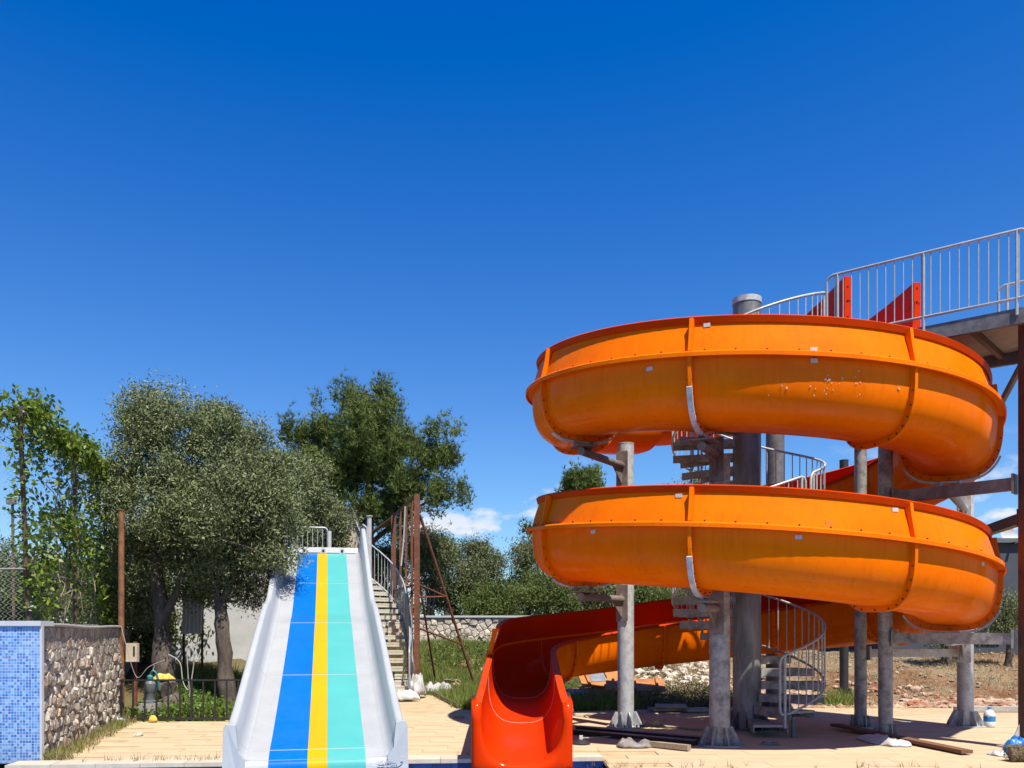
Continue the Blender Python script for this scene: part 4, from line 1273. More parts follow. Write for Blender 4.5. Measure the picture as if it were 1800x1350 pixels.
def sl_ring(Y, dz=0.0):
    z = interp(Y, DS, ZS); h = interp(Y, DS, HS)
    U = [(-1.03, -.10), (-1.005, h - .02), (-.99, h), (-.925, h), (-.908, h - .02), (-.872, .17), (-.845, .07), (-.79, .012), (-.74, 0), (-.545, 0), (-.11, 0), (.11, 0), (.55, 0), (.74, 0), (.79, .012), (.845, .07), (.872, .17), (.908, h - .02), (.925, h), (.99, h), (1.005, h - .02), (1.03, -.10), (.8, -.09), (-.8, -.09)]
    return [sl_pt(Y, u, z + v) for u, v in U]
SM = [0, 0, 0, 0, 0, 0, 0, 1, 1, 2, 3, 4, 1, 1, 0, 0, 0, 0, 0, 0, 0, 0, 0, 0]
JY = [9.86, 10.07, 12.9, 15.6, 18.1, 20.36]
for k in range(len(JY) - 1):
    a_, b_ = JY[k], JY[k + 1]
    n = max(2, int((b_ - a_) / .16))
    rings = [sl_ring(a_ + (b_ - a_) * i / n) for i in range(n + 1)]
    mb = MB(); mb.sweep(rings, SM)
    mb.build('slide_panel', ['gel_white', 'gel_grey', 'gel_blue', 'gel_yellow', 'gel_turq'], wsl, smooth=55)
for Y in JY[1:-1]:
    z = interp(Y, DS, ZS); mb = MB()
    mb.tube([sl_pt(Y, u, z + v) for u, v in ((-.872, .17), (-.845, .07), (-.79, .012), (-.74, 0), (0, -.001), (.74, 0), (.79, .012), (.845, .07), (.872, .17))], .0055, 6)
    mb.build('joint_bead', 'gel_grey', wsl)
# front apron: stripes carried over the lip into the pool
Yf = 9.86
for (u0, u1, m) in ((-1.03, -.545, 'gel_white'), (-.545, -.11, 'gel_blue'), (-.11, .11, 'gel_yellow'), (.11, .55, 'gel_turq'), (.55, 1.03, 'gel_white')):
    mb = MB(); rr = []
    prof = [(0.02, .128), (-.02, .122), (-.05, .095), (-.065, .04), (-.075, -.45)]
    l0 = [sl_pt(Yf + dy, u0, z) for dy, z in prof] + [sl_pt(Yf + .1, u0, -.45), sl_pt(Yf + .1, u0, .06)]
    l1 = [sl_pt(Yf + dy, u1, z) for dy, z in prof] + [sl_pt(Yf + .1, u1, -.45), sl_pt(Yf + .1, u1, .06)]
    mb.sweep([l0, l1]); mb.build('apron', m, wsl, smooth=45)
for sg in (-1, 1):
    mb = MB()
    pr = [(sg * .80, -.45), (sg * .80, .14), (sg * .87, .24), (sg * .90, .535), (sg * 1.0, .55), (sg * 1.035, .50), (sg * 1.05, -.45)]
    mb.sweep([[sl_pt(Yf - .085 + .10 * max(0, z - .1), u, z) for u, z in pr], [sl_pt(Yf - .05 + .10 * max(0, z - .1), u, z + .008) for u, z in pr], [sl_pt(Yf + .07, u, z) for u, z in pr]])
    mb.build('front_cheek', 'gel_white', wsl)
# embossed maker's mark on the right front: lettering with a swoosh
cu = bpy.data.curves.new('maker_mark', 'FONT'); cu.body = 'polkon'; cu.size = .09; cu.extrude = .004; cu.align_x = 'CENTER'; cu.space_character = .92; cu.shear = .12
tmp = bpy.data.objects.new('tmp_text', cu); COL.objects.link(tmp)
dg = bpy.context.evaluated_depsgraph_get(); me = bpy.data.meshes.new_from_object(tmp.evaluated_get(dg)); bpy.data.objects.remove(tmp)
me.materials.clear(); me.materials.append(MATS['emboss'])
nrm = (-sd); Mx = Matrix((sn, Vector((0, 0, 1)), nrm)).transposed().to_4x4(); Mx.translation = sl_pt(Yf - .093, .80, .062)
me.transform(Mx); link('maker_mark', me, wsl)
mb = MB(); mb.tube(spline([sl_pt(Yf - .094, u, z) for u, z in ((.62, .045), (.72, .03), (.85, .04), (.95, .08), (.985, .125), (.95, .135))], 6), .005, 6); mb.build('swoosh', 'emboss', wsl)
# water inlet bar across the top with three nozzles
Yt = 20.36; zt = 3.46
mb = MB(); mb.sweep([[sl_pt(Yt, u, zt - .05), sl_pt(Yt - .03, u, zt + .02), sl_pt(Yt + .02, u, zt + .15), sl_pt(Yt + .22, u, zt + .16), sl_pt(Yt + .22, u, zt - .05)] for u in (-.98, .98)]); mb.build('inlet_bar', 'gel_white', wsl)
for u in (-.42, .02, .46):
    mb = MB(); c = sl_pt(Yt - .05, u, zt + .065)
    P0 = [sl_pt(Yt - .055, u - .075, zt + .0), sl_pt(Yt - .055, u + .075, zt + .0), sl_pt(Yt - .03, u + .05, zt + .13), sl_pt(Yt - .03, u - .05, zt + .13)]
    P1 = [p + sd * .06 for p in P0]
    mb.sweep([P0, P1]); nb_ = mb.build('nozzle', 'gel_white', wsl)
    MB().cyl(c - sd * .012, c + sd * .03, .03, 14).build('opening', 'black_plastic', nb_)
for (Y, u) in ((12.5, -.8), (12.5, .8), (15.4, -.8), (15.4, .8), (18.4, -.8), (18.4, .8)):
    z = interp(Y, DS, ZS); p = sl_pt(Y, u, 0)
    MB().cyl((p.x, p.y, max(0, ground_z(p.x, p.y))), (p.x, p.y, z - .05), .06, 12).build('leg', 'galv', wsl, smooth=40)

# ---- platform at the top of the striped slide ---------------------------------
pf = thing('slide_platform', 'railed platform at the head of the striped slide', 'platform', tuple(sl_pt(22.3, 0, 0)))
mb = MB(); mb.sweep([[sl_pt(Yt + .22, -1.05, 3.36), sl_pt(Yt + .22, 1.05, 3.36), sl_pt(Yt + .22, 1.05, 3.46), sl_pt(Yt + .22, -1.05, 3.46)], [sl_pt(24.6, -1.05, 3.36), sl_pt(24.6, 1.05, 3.36), sl_pt(24.6, 1.05, 3.46), sl_pt(24.6, -1.05, 3.46)]]); mb.build('deck_plate', 'steel_plain', pf)
for (Y, u) in ((20.7, -1.0), (20.7, 1.12), (24.5, -1.0), (24.5, 1.0)):
    p = sl_pt(Y, u, 0); tp_ = 4.42 if u > 1.05 else 3.36
    MB().cyl((p.x, p.y, ground_z(p.x, p.y)), (p.x, p.y, tp_), .06, 14).build('post', 'galv', pf, smooth=40)
p = sl_pt(20.7, 1.12, 4.42); MB().cyl(p, p + Vector((0, 0, .02)), .085, 14).build('post_cap', 'galv', pf)
railing(pf, [sl_pt(24.5, -1.0, 3.46), sl_pt(24.5, -.4, 3.46), sl_pt(24.5, .12, 3.46)], 1.12, 'rail_white', .14, r=.025, rb=.012, posts=())
p = sl_pt(24.3, .17, 3.46); MB().cyl(p, p + Vector((0, 0, 1.0)), .06, 10).build('gate_post', 'white_paint', pf)
railing(pf, [sl_pt(20.7, -1.03, 3.46), sl_pt(22.6, -1.03, 3.46), sl_pt(24.5, -1.03, 3.46)], 1.1, 'rail_white', .14, r=.025, rb=.012)
mb = MB(); P = [sl_pt(20.5, 1.04, 3.40), sl_pt(24.45, 1.04, 3.40), sl_pt(24.45, 1.04, 4.55), sl_pt(23.2, 1.04, 4.55), sl_pt(20.5, 1.04, 4.12)]
mb.sweep([P, [q + sn * .05 for q in P]]); mb.build('side_shield', 'gel_white', pf)
# ---- straight steel stairs beside it -------------------------------------------
stw = thing('stairs', 'open flight of pale steps with white railing right of the striped slide', 'stairs', (-2.9, 20.9, 0))
rp = spline([(-2.42, 20.1, .16), (-2.50, 20.9, .50), (-2.68, 22.0, 1.34), (-2.98, 23.0, 2.06), (-3.35, 23.6, 2.52), (-3.85, 24.0, 2.95), (-4.35, 24.12, 3.3)], 8)
Ls = [0]
for i in range(1, len(rp)): Ls.append(Ls[-1] + (rp[i].xy - rp[i - 1].xy).length)
def rp_at(s):
    i = max(j for j in range(len(Ls)) if Ls[j] <= s); i = min(i, len(rp) - 2)
    t = (s - Ls[i]) / max(1e-6, Ls[i + 1] - Ls[i]); q = rp[i].lerp(rp[i + 1], t); d = (rp[i + 1] - rp[i]); d.z = 0; d.normalize()
    return q, d
NT = 19
for i in range(NT):
    q, d = rp_at(Ls[-1] * (i + .3) / NT)
    left = Vector((-d.y, d.x, 0))
    c = q + left * .53
    M = Matrix((left, d, Vector((0, 0, 1)))).transposed()
    MB().box((c.x, c.y, q.z), (.96, .28, .05), M).build('tread', 'tread_conc', stw)
    mb = MB(); mb.box(Vector((c.x, c.y, q.z - .045)) - d * .13, (.96, .02, .07), M); mb.build('nosing', 'tread_conc', stw)
for off in (.02, 1.04):
    rings = []
    for k in range(25):
        q, d = rp_at(Ls[-1] * k / 24 * .999); left = Vector((-d.y, d.x, 0)); c = q + left * off
        rings.append([c - left * .02 + Vector((0, 0, -.22)), c + left * .02 + Vector((0, 0, -.22)), c + left * .02 + Vector((0, 0, .0)), c - left * .02 + Vector((0, 0, 0))])
    mb = MB(); mb.sweep(rings); mb.build('stringer', 'steel_plain', stw)
pts = [rp_at(Ls[-1] * k / 14 * .999)[0] for k in range(15)]
railing(stw, pts, 1.0, 'rail_white', .15, r=.022, rb=.011, low=.06, posts=(.02, .5, .98))
for (f_) in (.35, .8):
    q, d = rp_at(Ls[-1] * f_); MB().cyl((q.x, q.y, ground_z(q.x, q.y)), (q.x, q.y, q.z - .1), .04, 10).build('post', 'galv', stw)

# ---- rusty frame -----------------------------------------------------------------
rf_ = thing('rusty_scaffold', 'tall rusty steel frame with slanting braces beside the stairs', 'scaffold', tuple(W(735, 1200, 21.3)))
def zg(p): return ground_z(p.x, p.y)
tops = [(733, 870, 21.0), (724, 878, 21.9), (714, 886, 22.8), (704, 895, 23.8), (692, 906, 24.9)]
tw = [W(*q) for q in tops]
for i, p in enumerate(tw):
    r_ = .065 if i in (0, 4) else .028
    MB().box((p.x, p.y, (p.z + zg(p)) / 2), (2 * r_, 2 * r_, p.z - zg(p))).build('post', 'rust', rf_)
MB().beam(tw[0], tw[-1], .05, .06).build('top_rail', 'rust', rf_)
MB().beam(tw[0] - Vector((0, 0, 2.2)), tw[-1] - Vector((0, 0, 2.2)), .04, .05).build('mid_rail', 'rust', rf_)
MB().cyl(tw[-1] + Vector((0, 0, -.05)), W(655, 936, 26.5), .05, 8).build('back_brace', 'rust', rf_)
b1 = W(836, 1172, 23.0); b1.z = zg(b1) - .02
MB().cyl(W(738, 905, 21.0), b1, .036, 8).build('brace', 'rust', rf_)
b2 = W(766, 1166, 23.6); b2.z = zg(b2)
MB().cyl(W(736, 1018, 21.0), b2, .028, 8).build('brace', 'rust', rf_)
def on_brace(t): return W(738, 905, 21.0).lerp(b1, t)
for z_, t in ((1027, .45), (1104, .73)):
    MB().cyl(W(735, z_, 21.0), on_brace(t), .024, 8).build('tie', 'rust', rf_)
MB().cyl(W(735, 1050, 21.0), on_brace(.45), .02, 8).build('tie', 'rust', rf_)
rope = thing('hanging_rope', 'pale rope dangling from the top of the rusty frame', 'rope', tuple(W(715, 880, 21.5)))
MB().tube(spline([W(712, 890, 21.5), W(710, 940, 21.4), W(707, 975, 21.3), W(705, 995, 21.2)], 5), .018, 6).build('strand', 'hose', rope)

# ---- black iron fence, rust post, meter box -----------------------------------------
bf = thing('iron_fence', 'low black iron fence at the back edge of the left deck', 'fence', (-5.2, 15.22, 0))
fx0, fx1, fy = -6.95, -4.45, 15.18
MB().box(((fx0 + fx1) / 2, fy, .735), (fx1 - fx0, .035, .03)).build('top_rail', 'black_iron', bf)
MB().box(((fx0 + fx1) / 2, fy, .05), (fx1 - fx0, .035, .04)).build('bottom_rail', 'black_iron', bf)
n = 12
for i in range(n + 1):
    x = fx0 + (fx1 - fx0) * i / n
    MB().box((x, fy, .39), (.024 if i % 6 else .04, .024, .72)).build('picket', 'black_iron', bf)
fp_ = W(691, 1240, 18.5)
ip = thing('iron_post', 'short black iron post standing right of the striped slide', 'post', (fp_.x, fp_.y, 0))
MB().cyl((fp_.x, fp_.y, 0), (fp_.x, fp_.y, .70), .03, 10).build('shaft', 'black_iron', ip); MB().cyl((fp_.x, fp_.y, .70), (fp_.x, fp_.y, .73), .045, 10).build('cap', 'black_iron', ip)
rpst = thing('rusty_post', 'tall rusty pipe post at the far end of the stone wall', 'post', (-7.02, 15.62, 0))
MB().cyl((-7.06, 15.42, 0), (-7.06, 15.42, 3.78), .052, 12).build('shaft', 'rust_pale', rpst, smooth=40)
MB().cyl((-7.06, 15.42, 3.78), (-7.06, 15.42, 3.80), .06, 12).build('cap', 'rust', rpst)
MB().cyl((-7.06, 15.42, .70), (-7.06, 15.42, .76), .065, 12).build('clamp', 'rust', rpst)
mbx = thing('meter_box', 'small off-white meter box fixed beside the rusty post', 'electrical box', (-6.9, 15.5, 1.05))
q = W(233, 1147, 15.5); MB().box((q.x, 15.5, q.z), (.20, .1, .34)).build('case', 'cream', mbx)
MB().box((q.x + .05, 15.445, q.z + .03), (.03, .012, .17)).build('slot', 'black_plastic', mbx)
MB().box((q.x, 15.443, q.z - .155), (.2, .012, .02)).build('sill', 'white_paint', mbx)
MB().box((q.x, 15.62, q.z - .55), (.05, .05, 1.5)).build('stake', 'rust', mbx)

# ---- chain-link fence with posts and wire -------------------------------------------
cf = thing('chain_link_fence', 'tall chain link fence overgrown with vines on the left', 'fence', (-8, 15, 1.6))
FA = Vector((-7.40, 12.9, 0)); FB = Vector((-9.2, 20.6, 0)); fd = (FB - FA).normalized(); FL = (FB - FA).length
ZB, ZT = 1.66, 4.95
def fpnt(s, z): p = FA + fd * s; return Vector((p.x, p.y, z))
def wire():
    sp_ = .085; V = []; 
    n = int(FL / sp_)
    for i in range(n):
        s0 = i * sp_
        if s0 > FL - sp_ * 2: break
        k = int((ZT - ZB) / (sp_ * .5))
        prev = None
        for j in range(k + 1):
            z = ZB + j * sp_ * .5 * 1.0; s = s0 + (sp_ * .5 if j % 2 else 0) * 2
            p = fpnt(s, z)
            if prev is not None:
                o = Vector((fd.x, fd.y, 0)) * .0045
                V.append([prev - o, prev + o, p + o, p - o])
            prev = p
    return np.array([[tuple(v) for v in q] for q in V]).reshape(-1, 3)
wv = wire()
me = npmesh('wire_mesh', wv, 4, 'galv'); o = link('wire_mesh', me, cf); tag(o, kind='stuff')
for (s, lean) in ((.30, .42), (2.9, 0), (5.3, 0.03), (7.85, 0)):
    MB().cyl(fpnt(s, ZB - .1), fpnt(s - lean, ZT + .02), .036, 10).build('post', 'dirty_post', cf, smooth=40)
for z in (1.72, 2.55, 4.93):
    MB().cyl(fpnt(0, z), fpnt(FL, z), .012 if z < 4 else .02, 6).build('rail', 'hose' if z < 4 else 'galv', cf)
fd2 = Vector((-1, .12, 0)).normalized()
V2 = []
for i in range(36):
    prev = None
    for j in range(int((ZT - ZB) / .0425) + 1):
        p = FA + fd2 * (i * .085 + (.085 if j % 2 else 0)) + Vector((0, 0, ZB + j * .0425))
        if prev is not None: V2.append([prev - fd2 * .0045, prev + fd2 * .0045, p + fd2 * .0045, p - fd2 * .0045])
        prev = p
o = link('wire_mesh', npmesh('wire_mesh', np.array([[tuple(v) for v in q] for q in V2]).reshape(-1, 3), 4, 'galv'), cf); tag(o, kind='stuff')
for z in (1.72, 2.55, 4.93):
    MB().cyl(FA + Vector((0, 0, z)), FA + fd2 * 3.1 + Vector((0, 0, z)), .012 if z < 4 else .02, 6).build('rail', 'hose' if z < 4 else 'galv', cf)
for s_ in (1.55, 3.08):
    q_ = FA + fd2 * s_
    MB().cyl((q_.x, q_.y, ZB - .1), (q_.x, q_.y, ZT + .02), .034, 10).build('post', 'dirty_post', cf, smooth=40)
# kerb under the fence
kb = thing('fence_kerb', 'low block kerb under the chain link fence', 'kerb', (-8, 15, 1.2))
mb = MB(); side = Vector((fd.y, -fd.x, 0)) * .12
P0 = fpnt(0, 0); P1 = fpnt(FL, 0)
mb.prism([((P0 - side).x, (P0 - side).y), ((P0 + side).x, (P0 + side).y), ((P1 + side).x, (P1 + side).y), ((P1 - side).x, (P1 - side).y)], -.05, 1.66); mb.build('body', 'mortar', kb)
MB().beam(FA + Vector((0, 0, .80)), FA + fd2 * 3.2 + Vector((0, 0, .80)), .22, 1.70).build('return', 'mortar', kb)
fl = thing('flood_light', 'small floodlight on a slim pole behind the fence at far left', 'lamp', tuple(W(24, 1090, 22)))
p0 = W(24, 1085, 22); p1 = W(22, 885, 22)
MB().cyl(p0, p1, .035, 10).build('pole', 'dirty_post', fl); MB().box(p1 + Vector((0, -.05, .05)), (.22, .10, .16)).build('head', 'galv_dark', fl)
# ================================================================== VEGETATION
def blob(px, py, d, rx, rz, ry=None, wgt=None):
    c = W(px, py, d); k = d / F
    ry = ry if ry is not None else (rx + rz) / 2 * k
    b = (c.x, c.y, c.z, rx * k, ry, rz * k)
    return b + ((wgt if wgt else b[3] * b[4] * b[5]) ,)

def leafy_tree(name, label, cat, blobs, trunk_pts, r0, r1, limbs, ntwig, nleaf, spread, lsize, lmat, seed, group=None, bark='bark', shell=.45, up=.25):
    rng = np.random.default_rng(seed)
    base = Vector(trunk_pts[0])
    t = thing(name, label, cat, tuple(base), group)
    mb = MB(); limb_mb(mb, trunk_pts, r0, r1, 12, seed, .08)
    mb.build('trunk', bark, t, smooth=60)
    cen, tint, tw_ = crown_points(blobs, ntwig, nleaf, spread, rng, shell, nclump=max(30, ntwig // 17), csig=.17)
    o = link('crown', leaf_mesh('crown', cen, lsize[0], lsize[1], lmat, rng, up, tint), t)
    rn = random.Random(seed)
    for k, lp in enumerate(limbs):
        mb = MB(); limb_mb(mb, lp[0], lp[1], lp[2], 8, seed + k, .06); mb.build('limb', bark, t, smooth=60)
    # twigs from limb ends into the crown
    tips = [Vector(lp[0][-1]) for lp in limbs] + [Vector(trunk_pts[-1])]
    mb = MB()
    for k in range(min(70, len(tw_))):
        q = Vector(tw_[int(rng.integers(len(tw_)))]); s_ = min(tips, key=lambda z: (z - q).length)
        m_ = s_.lerp(q, .5) + Vector((rn.uniform(-.1, .1), rn.uniform(-.1, .1), rn.uniform(0, .15)))
        mb.tube([s_, m_, q], [.022, .013, .004], 5)
    tag(mb.build('twigs', bark, t), kind='stuff')
    return t

# -- two big olives behind the iron fence
dL, dR = 18.0, 17.2
g0 = W(300, 1225, 17.6); g0.z = ground_z(g0.x, g0.y) - .05
leafy_tree('olive_tree', 'big grey-green olive tree with a thick dark trunk, nearest the vine fence', 'tree',
    [blob(255, 750, dL, 58, 62), blob(245, 722, dL, 30, 34, .5), blob(330, 762, dL, 72, 66), blob(300, 708, dL, 34, 22, .5), blob(372, 730, dL, 42, 34, .7), blob(262, 850, dL, 78, 75), blob(350, 850, dL, 80, 80), blob(240, 940, dL, 55, 55), blob(320, 950, dL, 75, 50), blob(222, 800, dL, 36, 50, .6), blob(300, 890, dL - .8, 90, 70, .6), blob(245, 1000, dL, 44, 40, .5), blob(325, 1005, dL, 40, 30, .6), blob(240, 1055, dL + .6, 40, 34, .5, .35), blob(350, 1030, dL + .3, 26, 26, .4, .2)],
    [g0, g0 + Vector((-.18, .05, .7)), g0 + Vector((-.22, .1, 1.5)), W(272, 960, dL), W(285, 880, dL)], .27, .09,
    [([W(268, 1000, dL), W(235, 930, dL), W(225, 850, dL)], .10, .03), ([W(272, 985, dL), W(320, 910, dL - .2), W(340, 800, dL)], .11, .03), ([g0 + Vector((-.22, .1, 1.5)), W(330, 985, dL - .3), W(365, 880, dL)], .10, .03), ([W(285, 880, dL), W(270, 800, dL + .3), W(258, 735, dL)], .07, .02)],
    3500, 24, .11, (.085, .027), 'leaf_olive', 21, group='olive trees behind the iron fence')
g1 = W(402, 1218, 17.0); g1.z = ground_z(g1.x, g1.y) - .05
leafy_tree('olive_tree', 'olive tree with a slim forked trunk whose branches hang over the striped slide', 'tree',
    [blob(415, 790, dR, 58, 62), blob(405, 738, dR, 28, 26, .5), blob(448, 868, dR, 80, 78), blob(420, 960, dR, 78, 55), blob(470, 950, dR, 34, 52, .8), blob(470, 835, dR, 42, 44, .6), blob(400, 900, dR - .7, 80, 70, .6), blob(496, 985, dR - .2, 18, 20, .3), blob(360, 1010, dR, 28, 34, .4), blob(440, 1015, dR + .3, 44, 30, .5), blob(410, 1045, dR + .5, 26, 24, .4, .12)],
    [g1, g1 + Vector((-.06, .05, .55)), W(392, 1110, 17.0), W(388, 1060, 17.1)], .19, .11,
    [([W(388, 1068, 17.1), W(372, 1010, 17.2), W(360, 930, 17.2), W(380, 830, 17.2)], .09, .03), ([W(388, 1062, 17.1), W(412, 1010, 17.2), W(450, 930, 17.2), W(470, 850, 17.2)], .085, .03), ([W(450, 930, 17.2), W(478, 950, 17.0), W(496, 985, 16.9)], .04, .012)],
    3000, 24, .105, (.085, .027), 'leaf_olive', 33, group='olive trees behind the iron fence')
dT = 26.3
gt = W(560, 1110, dT); gt.z = ground_z(gt.x, gt.y) - .05
leafy_tree('olive_tree', 'olive tree behind the railed platform, its crown spilling towards the cream hut', 'tree',
    [blob(520, 862, dT, 60, 50), blob(560, 895, dT, 46, 36, .9), blob(495, 810, dT, 30, 26, .6), blob(600, 915, dT, 30, 26, .6), blob(530, 930, dT, 52, 34, .9), blob(585, 945, dT, 32, 22, .5), blob(545, 985, dT, 50, 30, .8)],
    [gt, W(558, 1040, dT), W(550, 960, dT)], .2, .1, [([W(556, 1000, dT), W(530, 930, dT), W(510, 870, dT)], .08, .02), ([W(556, 1000, dT), W(580, 940, dT), W(595, 915, dT)], .07, .02)],
    2400, 18, .13, (.11, .035), 'leaf_olive', 44, group='olive trees behind the iron fence')
# cut stump leaning between them
sp0 = W(303, 1222, 16.4); sp0.z = ground_z(sp0.x, sp0.y) - .05
stp = thing('tree_stump', 'stout sawn tree stump under the olives with a yellow cloth on top', 'tree stump', tuple(sp0))
mb = MB(); limb_mb(mb, [sp0, sp0 + Vector((-.05, 0, .35)), sp0 + Vector((-.16, 0, .72))], .22, .16, 12, 5, .09); mb.build('trunk', 'bark', stp, smooth=60)

# -- pine
def pine(label, blobs, trunk, r0, limbs, ntuft, nneed, nl, seed, wid=.012, name='pine_tree', group=None):
    rng = np.random.default_rng(seed)
    t = thing(name, label, 'tree', tuple(trunk[0]), group)
    mb = MB(); limb_mb(mb, trunk, r0, r0 * .3, 10, seed); mb.build('trunk', 'bark_pine', t, smooth=60)
    # clumps of tufts
    ncl = ntuft // 36
    cl, _, tw_ = crown_points(blobs, ncl, 36, np.array([nl * .60, nl * .60, nl * .92]), rng, .42)
    n = len(cl)
    d0 = rdir(rng, n); d0[:, 2] = np.abs(d0[:, 2]) + .35; d0 /= np.linalg.norm(d0, axis=1)[:, None]
    C = np.repeat(cl, nneed, axis=0); D = np.repeat(d0, nneed, axis=0) + rdir(rng, n * nneed) * .75
    D /= np.linalg.norm(D, axis=1)[:, None]
    S_ = np.cross(D, rdir(rng, n * nneed)); S_ /= np.linalg.norm(S_, axis=1)[:, None] + 1e-9
    L = nl * rng.uniform(.7, 1.2, (n * nneed, 1))
    v = np.empty((n * nneed, 3, 3)); v[:, 0] = C - S_ * wid; v[:, 1] = C + S_ * wid; v[:, 2] = C + D * L
    tint = np.clip(np.repeat(np.repeat(rng.random(ncl), 36), nneed) * .65 + rng.random(n * nneed) * .35, 0, 1)
    link('crown', npmesh('crown', v.reshape(-1, 3), 3, 'needle', tint), t)
    for k, lp in enumerate(limbs):
        mb = MB(); limb_mb(mb, lp, r0 * .42, r0 * .1, 7, seed + k); mb.build('limb', 'bark_pine', t, smooth=60)
    tips = [Vector(p) for lp in limbs for p in lp[1:]] + [Vector(p) for p in trunk[2:]]
    mb = MB(); rn = random.Random(seed)
    for k in range(110):
        q = Vector(tw_[int(rng.integers(len(tw_)))]); s_ = min(tips, key=lambda z: (z - q).length)
        mb.tube([s_, s_.lerp(q, .55) + Vector((0, 0, -.08)), q], [.035, .022, .008], 5)
    tag(mb.build('twigs', 'bark_pine', t), kind='stuff')
dp = 30.0
pine('tall dark green pine rising behind the striped slide', [blob(612, 695, dp, 26, 36, .6), blob(690, 700, dp, 32, 32, .7), blob(650, 738, dp, 58, 38, 1.2), blob(660, 790, dp, 85, 50, 1.6), blob(560, 770, dp, 38, 40, .9), blob(522, 768, dp, 30, 32, .7), blob(555, 722, dp, 14, 18, .4), blob(600, 830, dp, 85, 42, 1.5), blob(735, 800, dp, 45, 44, 1.0), blob(792, 765, dp, 32, 22, .7), blob(775, 800, dp, 32, 24, .7), blob(745, 752, dp, 16, 16, .4), blob(720, 865, dp, 70, 40, 1.3), blob(785, 868, dp, 34, 30, .7), blob(640, 890, dp, 80, 28, 1.2), blob(550, 840, dp, 40, 40, .9), blob(700, 930, dp, 50, 25, .8)],
    [W(648, 1085, dp), W(645, 1000, dp), W(648, 900, dp), W(652, 800, dp), W(655, 715, dp)], .26,
    [[W(646, 940, dp), W(590, 870, dp), W(545, 800, dp)], [W(647, 910, dp), W(710, 850, dp), W(770, 790, dp)], [W(646, 960, dp), W(720, 900, dp), W(780, 870, dp)], [W(650, 850, dp), W(620, 760, dp), W(612, 690, dp)], [W(651, 830, dp), W(690, 760, dp), W(692, 700, dp)], [W(646, 925, dp), W(580, 890, dp), W(530, 850, dp)]],
    19000, 8, .225, 5, wid=.0105, group='pines')
dq = 46.0
pine('distant pine whose top shows left of and above the lower coil', [blob(1027, 848, dq, 42, 20, 1.3), blob(1035, 838, dq, 22, 14, .8), blob(1008, 862, dq, 24, 16, 1.0), blob(924, 934, dq, 14, 20, .6), blob(1000, 900, dq, 34, 22, 1.2), blob(995, 930, dq, 44, 26, 1.4), blob(938, 952, dq, 16, 12, .6)],
    [W(1000, 1080, dq), W(1000, 1000, dq), W(1008, 920, dq), W(1022, 850, dq)], .3, [[W(1000, 990, dq), W(960, 950, dq), W(925, 935, dq)], [W(1008, 920, dq), W(1040, 880, dq), W(1050, 850, dq)]], 4200, 9, .3, 9, wid=.02, group='pines')

# -- background olives and bushes (each its own)
def bush(label, px, py, rx, rz, d, seed, mat='leaf_olive_far', n=900, ls=(.13, .036), spread=.17, name='olive_bush', group='bushes behind the retaining wall', cat='bush'):
    rng = np.random.default_rng(seed); c = W(px, py, d)
    gz = ground_z(c.x, c.y)
    t = thing(name, label, cat, (c.x, c.y, gz), group)
    k = d / F
    bl = [blob(px, py, d, rx, rz, rx * k * .9)]
    for j in range(5):
        an = rng.uniform(0, 2 * PI)
        bl.append(blob(px + math.cos(an) * rx * .62, py + math.sin(an) * rz * .5 - rz * .12, d + rng.uniform(-.5, .5), rx * rng.uniform(.32, .55), rz * rng.uniform(.35, .6), rx * k * .5))
    bl = [b[:6] + (b[6] + .15,) for b in bl]
    cen, tint, tw_ = crown_points(bl, n, 15, spread * .7, rng, .4, nclump=n // 14, csig=.2)
    keep = cen[:, 2] > gz - .05
    link('crown', leaf_mesh('crown', cen[keep], ls[0], ls[1], mat, rng, .4, tint[keep]), t)
    mb = MB()
    for j in range(3):
        an = rng.uniform(0, 2 * PI); b0 = Vector((c.x + .12 * math.cos(an), c.y + .12 * math.sin(an), gz - .05))
        limb_mb(mb, [b0, b0.lerp(c, .5) + Vector((rng.uniform(-.2, .2), 0, 0)), c + Vector((math.cos(an) * rx * k * .5, 0, rz * k * .3))], .09, .02, 6, seed + j)
    mb.build('trunk', 'bark', t, smooth=60)
BG = [('grey-green olive bush half hidden by the rusty frame', 752, 990, 34, 62, 32.5, 'leaf_olive_far'),
      ('dark olive bush seen between the two rust braces', 800, 1035, 46, 52, 33.5, 'leaf_olive_far'),
      ('tall rounded olive bush under the small clouds', 848, 1010, 44, 58, 34.5, 'leaf_olive_far'),
      ('bright green low bush on the bank, left of the red chute rim', 875, 1062, 60, 32, 32.5, 'leaf_shrub'),
      ('tall feathery olive left of the lower coil', 930, 1015, 42, 68, 35.5, 'leaf_olive_far'),
      ('dense green bush just under the left end of the lower coil', 985, 1045, 55, 48, 33.2, 'leaf_shrub'),
      ('olive bush beside the pale galvanised column', 1050, 1055, 52, 42, 34.0, 'leaf_olive_far'),
      ('scrubby bush right of the pale galvanised column', 1135, 1058, 52, 38, 34.6, 'leaf_shrub'),
      ('olive bush behind the dark centre pillar', 1195, 1050, 50, 45, 36.5, 'leaf_olive_far'),
      ('young pine-green bush topping the middle of the hedge', 782, 975, 18, 20, 38.0, 'leaf_shrub')]
for i, (lb, px, py, rx, rz, d, m) in enumerate(BG):
    bush(lb, px, py, rx, rz, d, 100 + i, m, n=950)
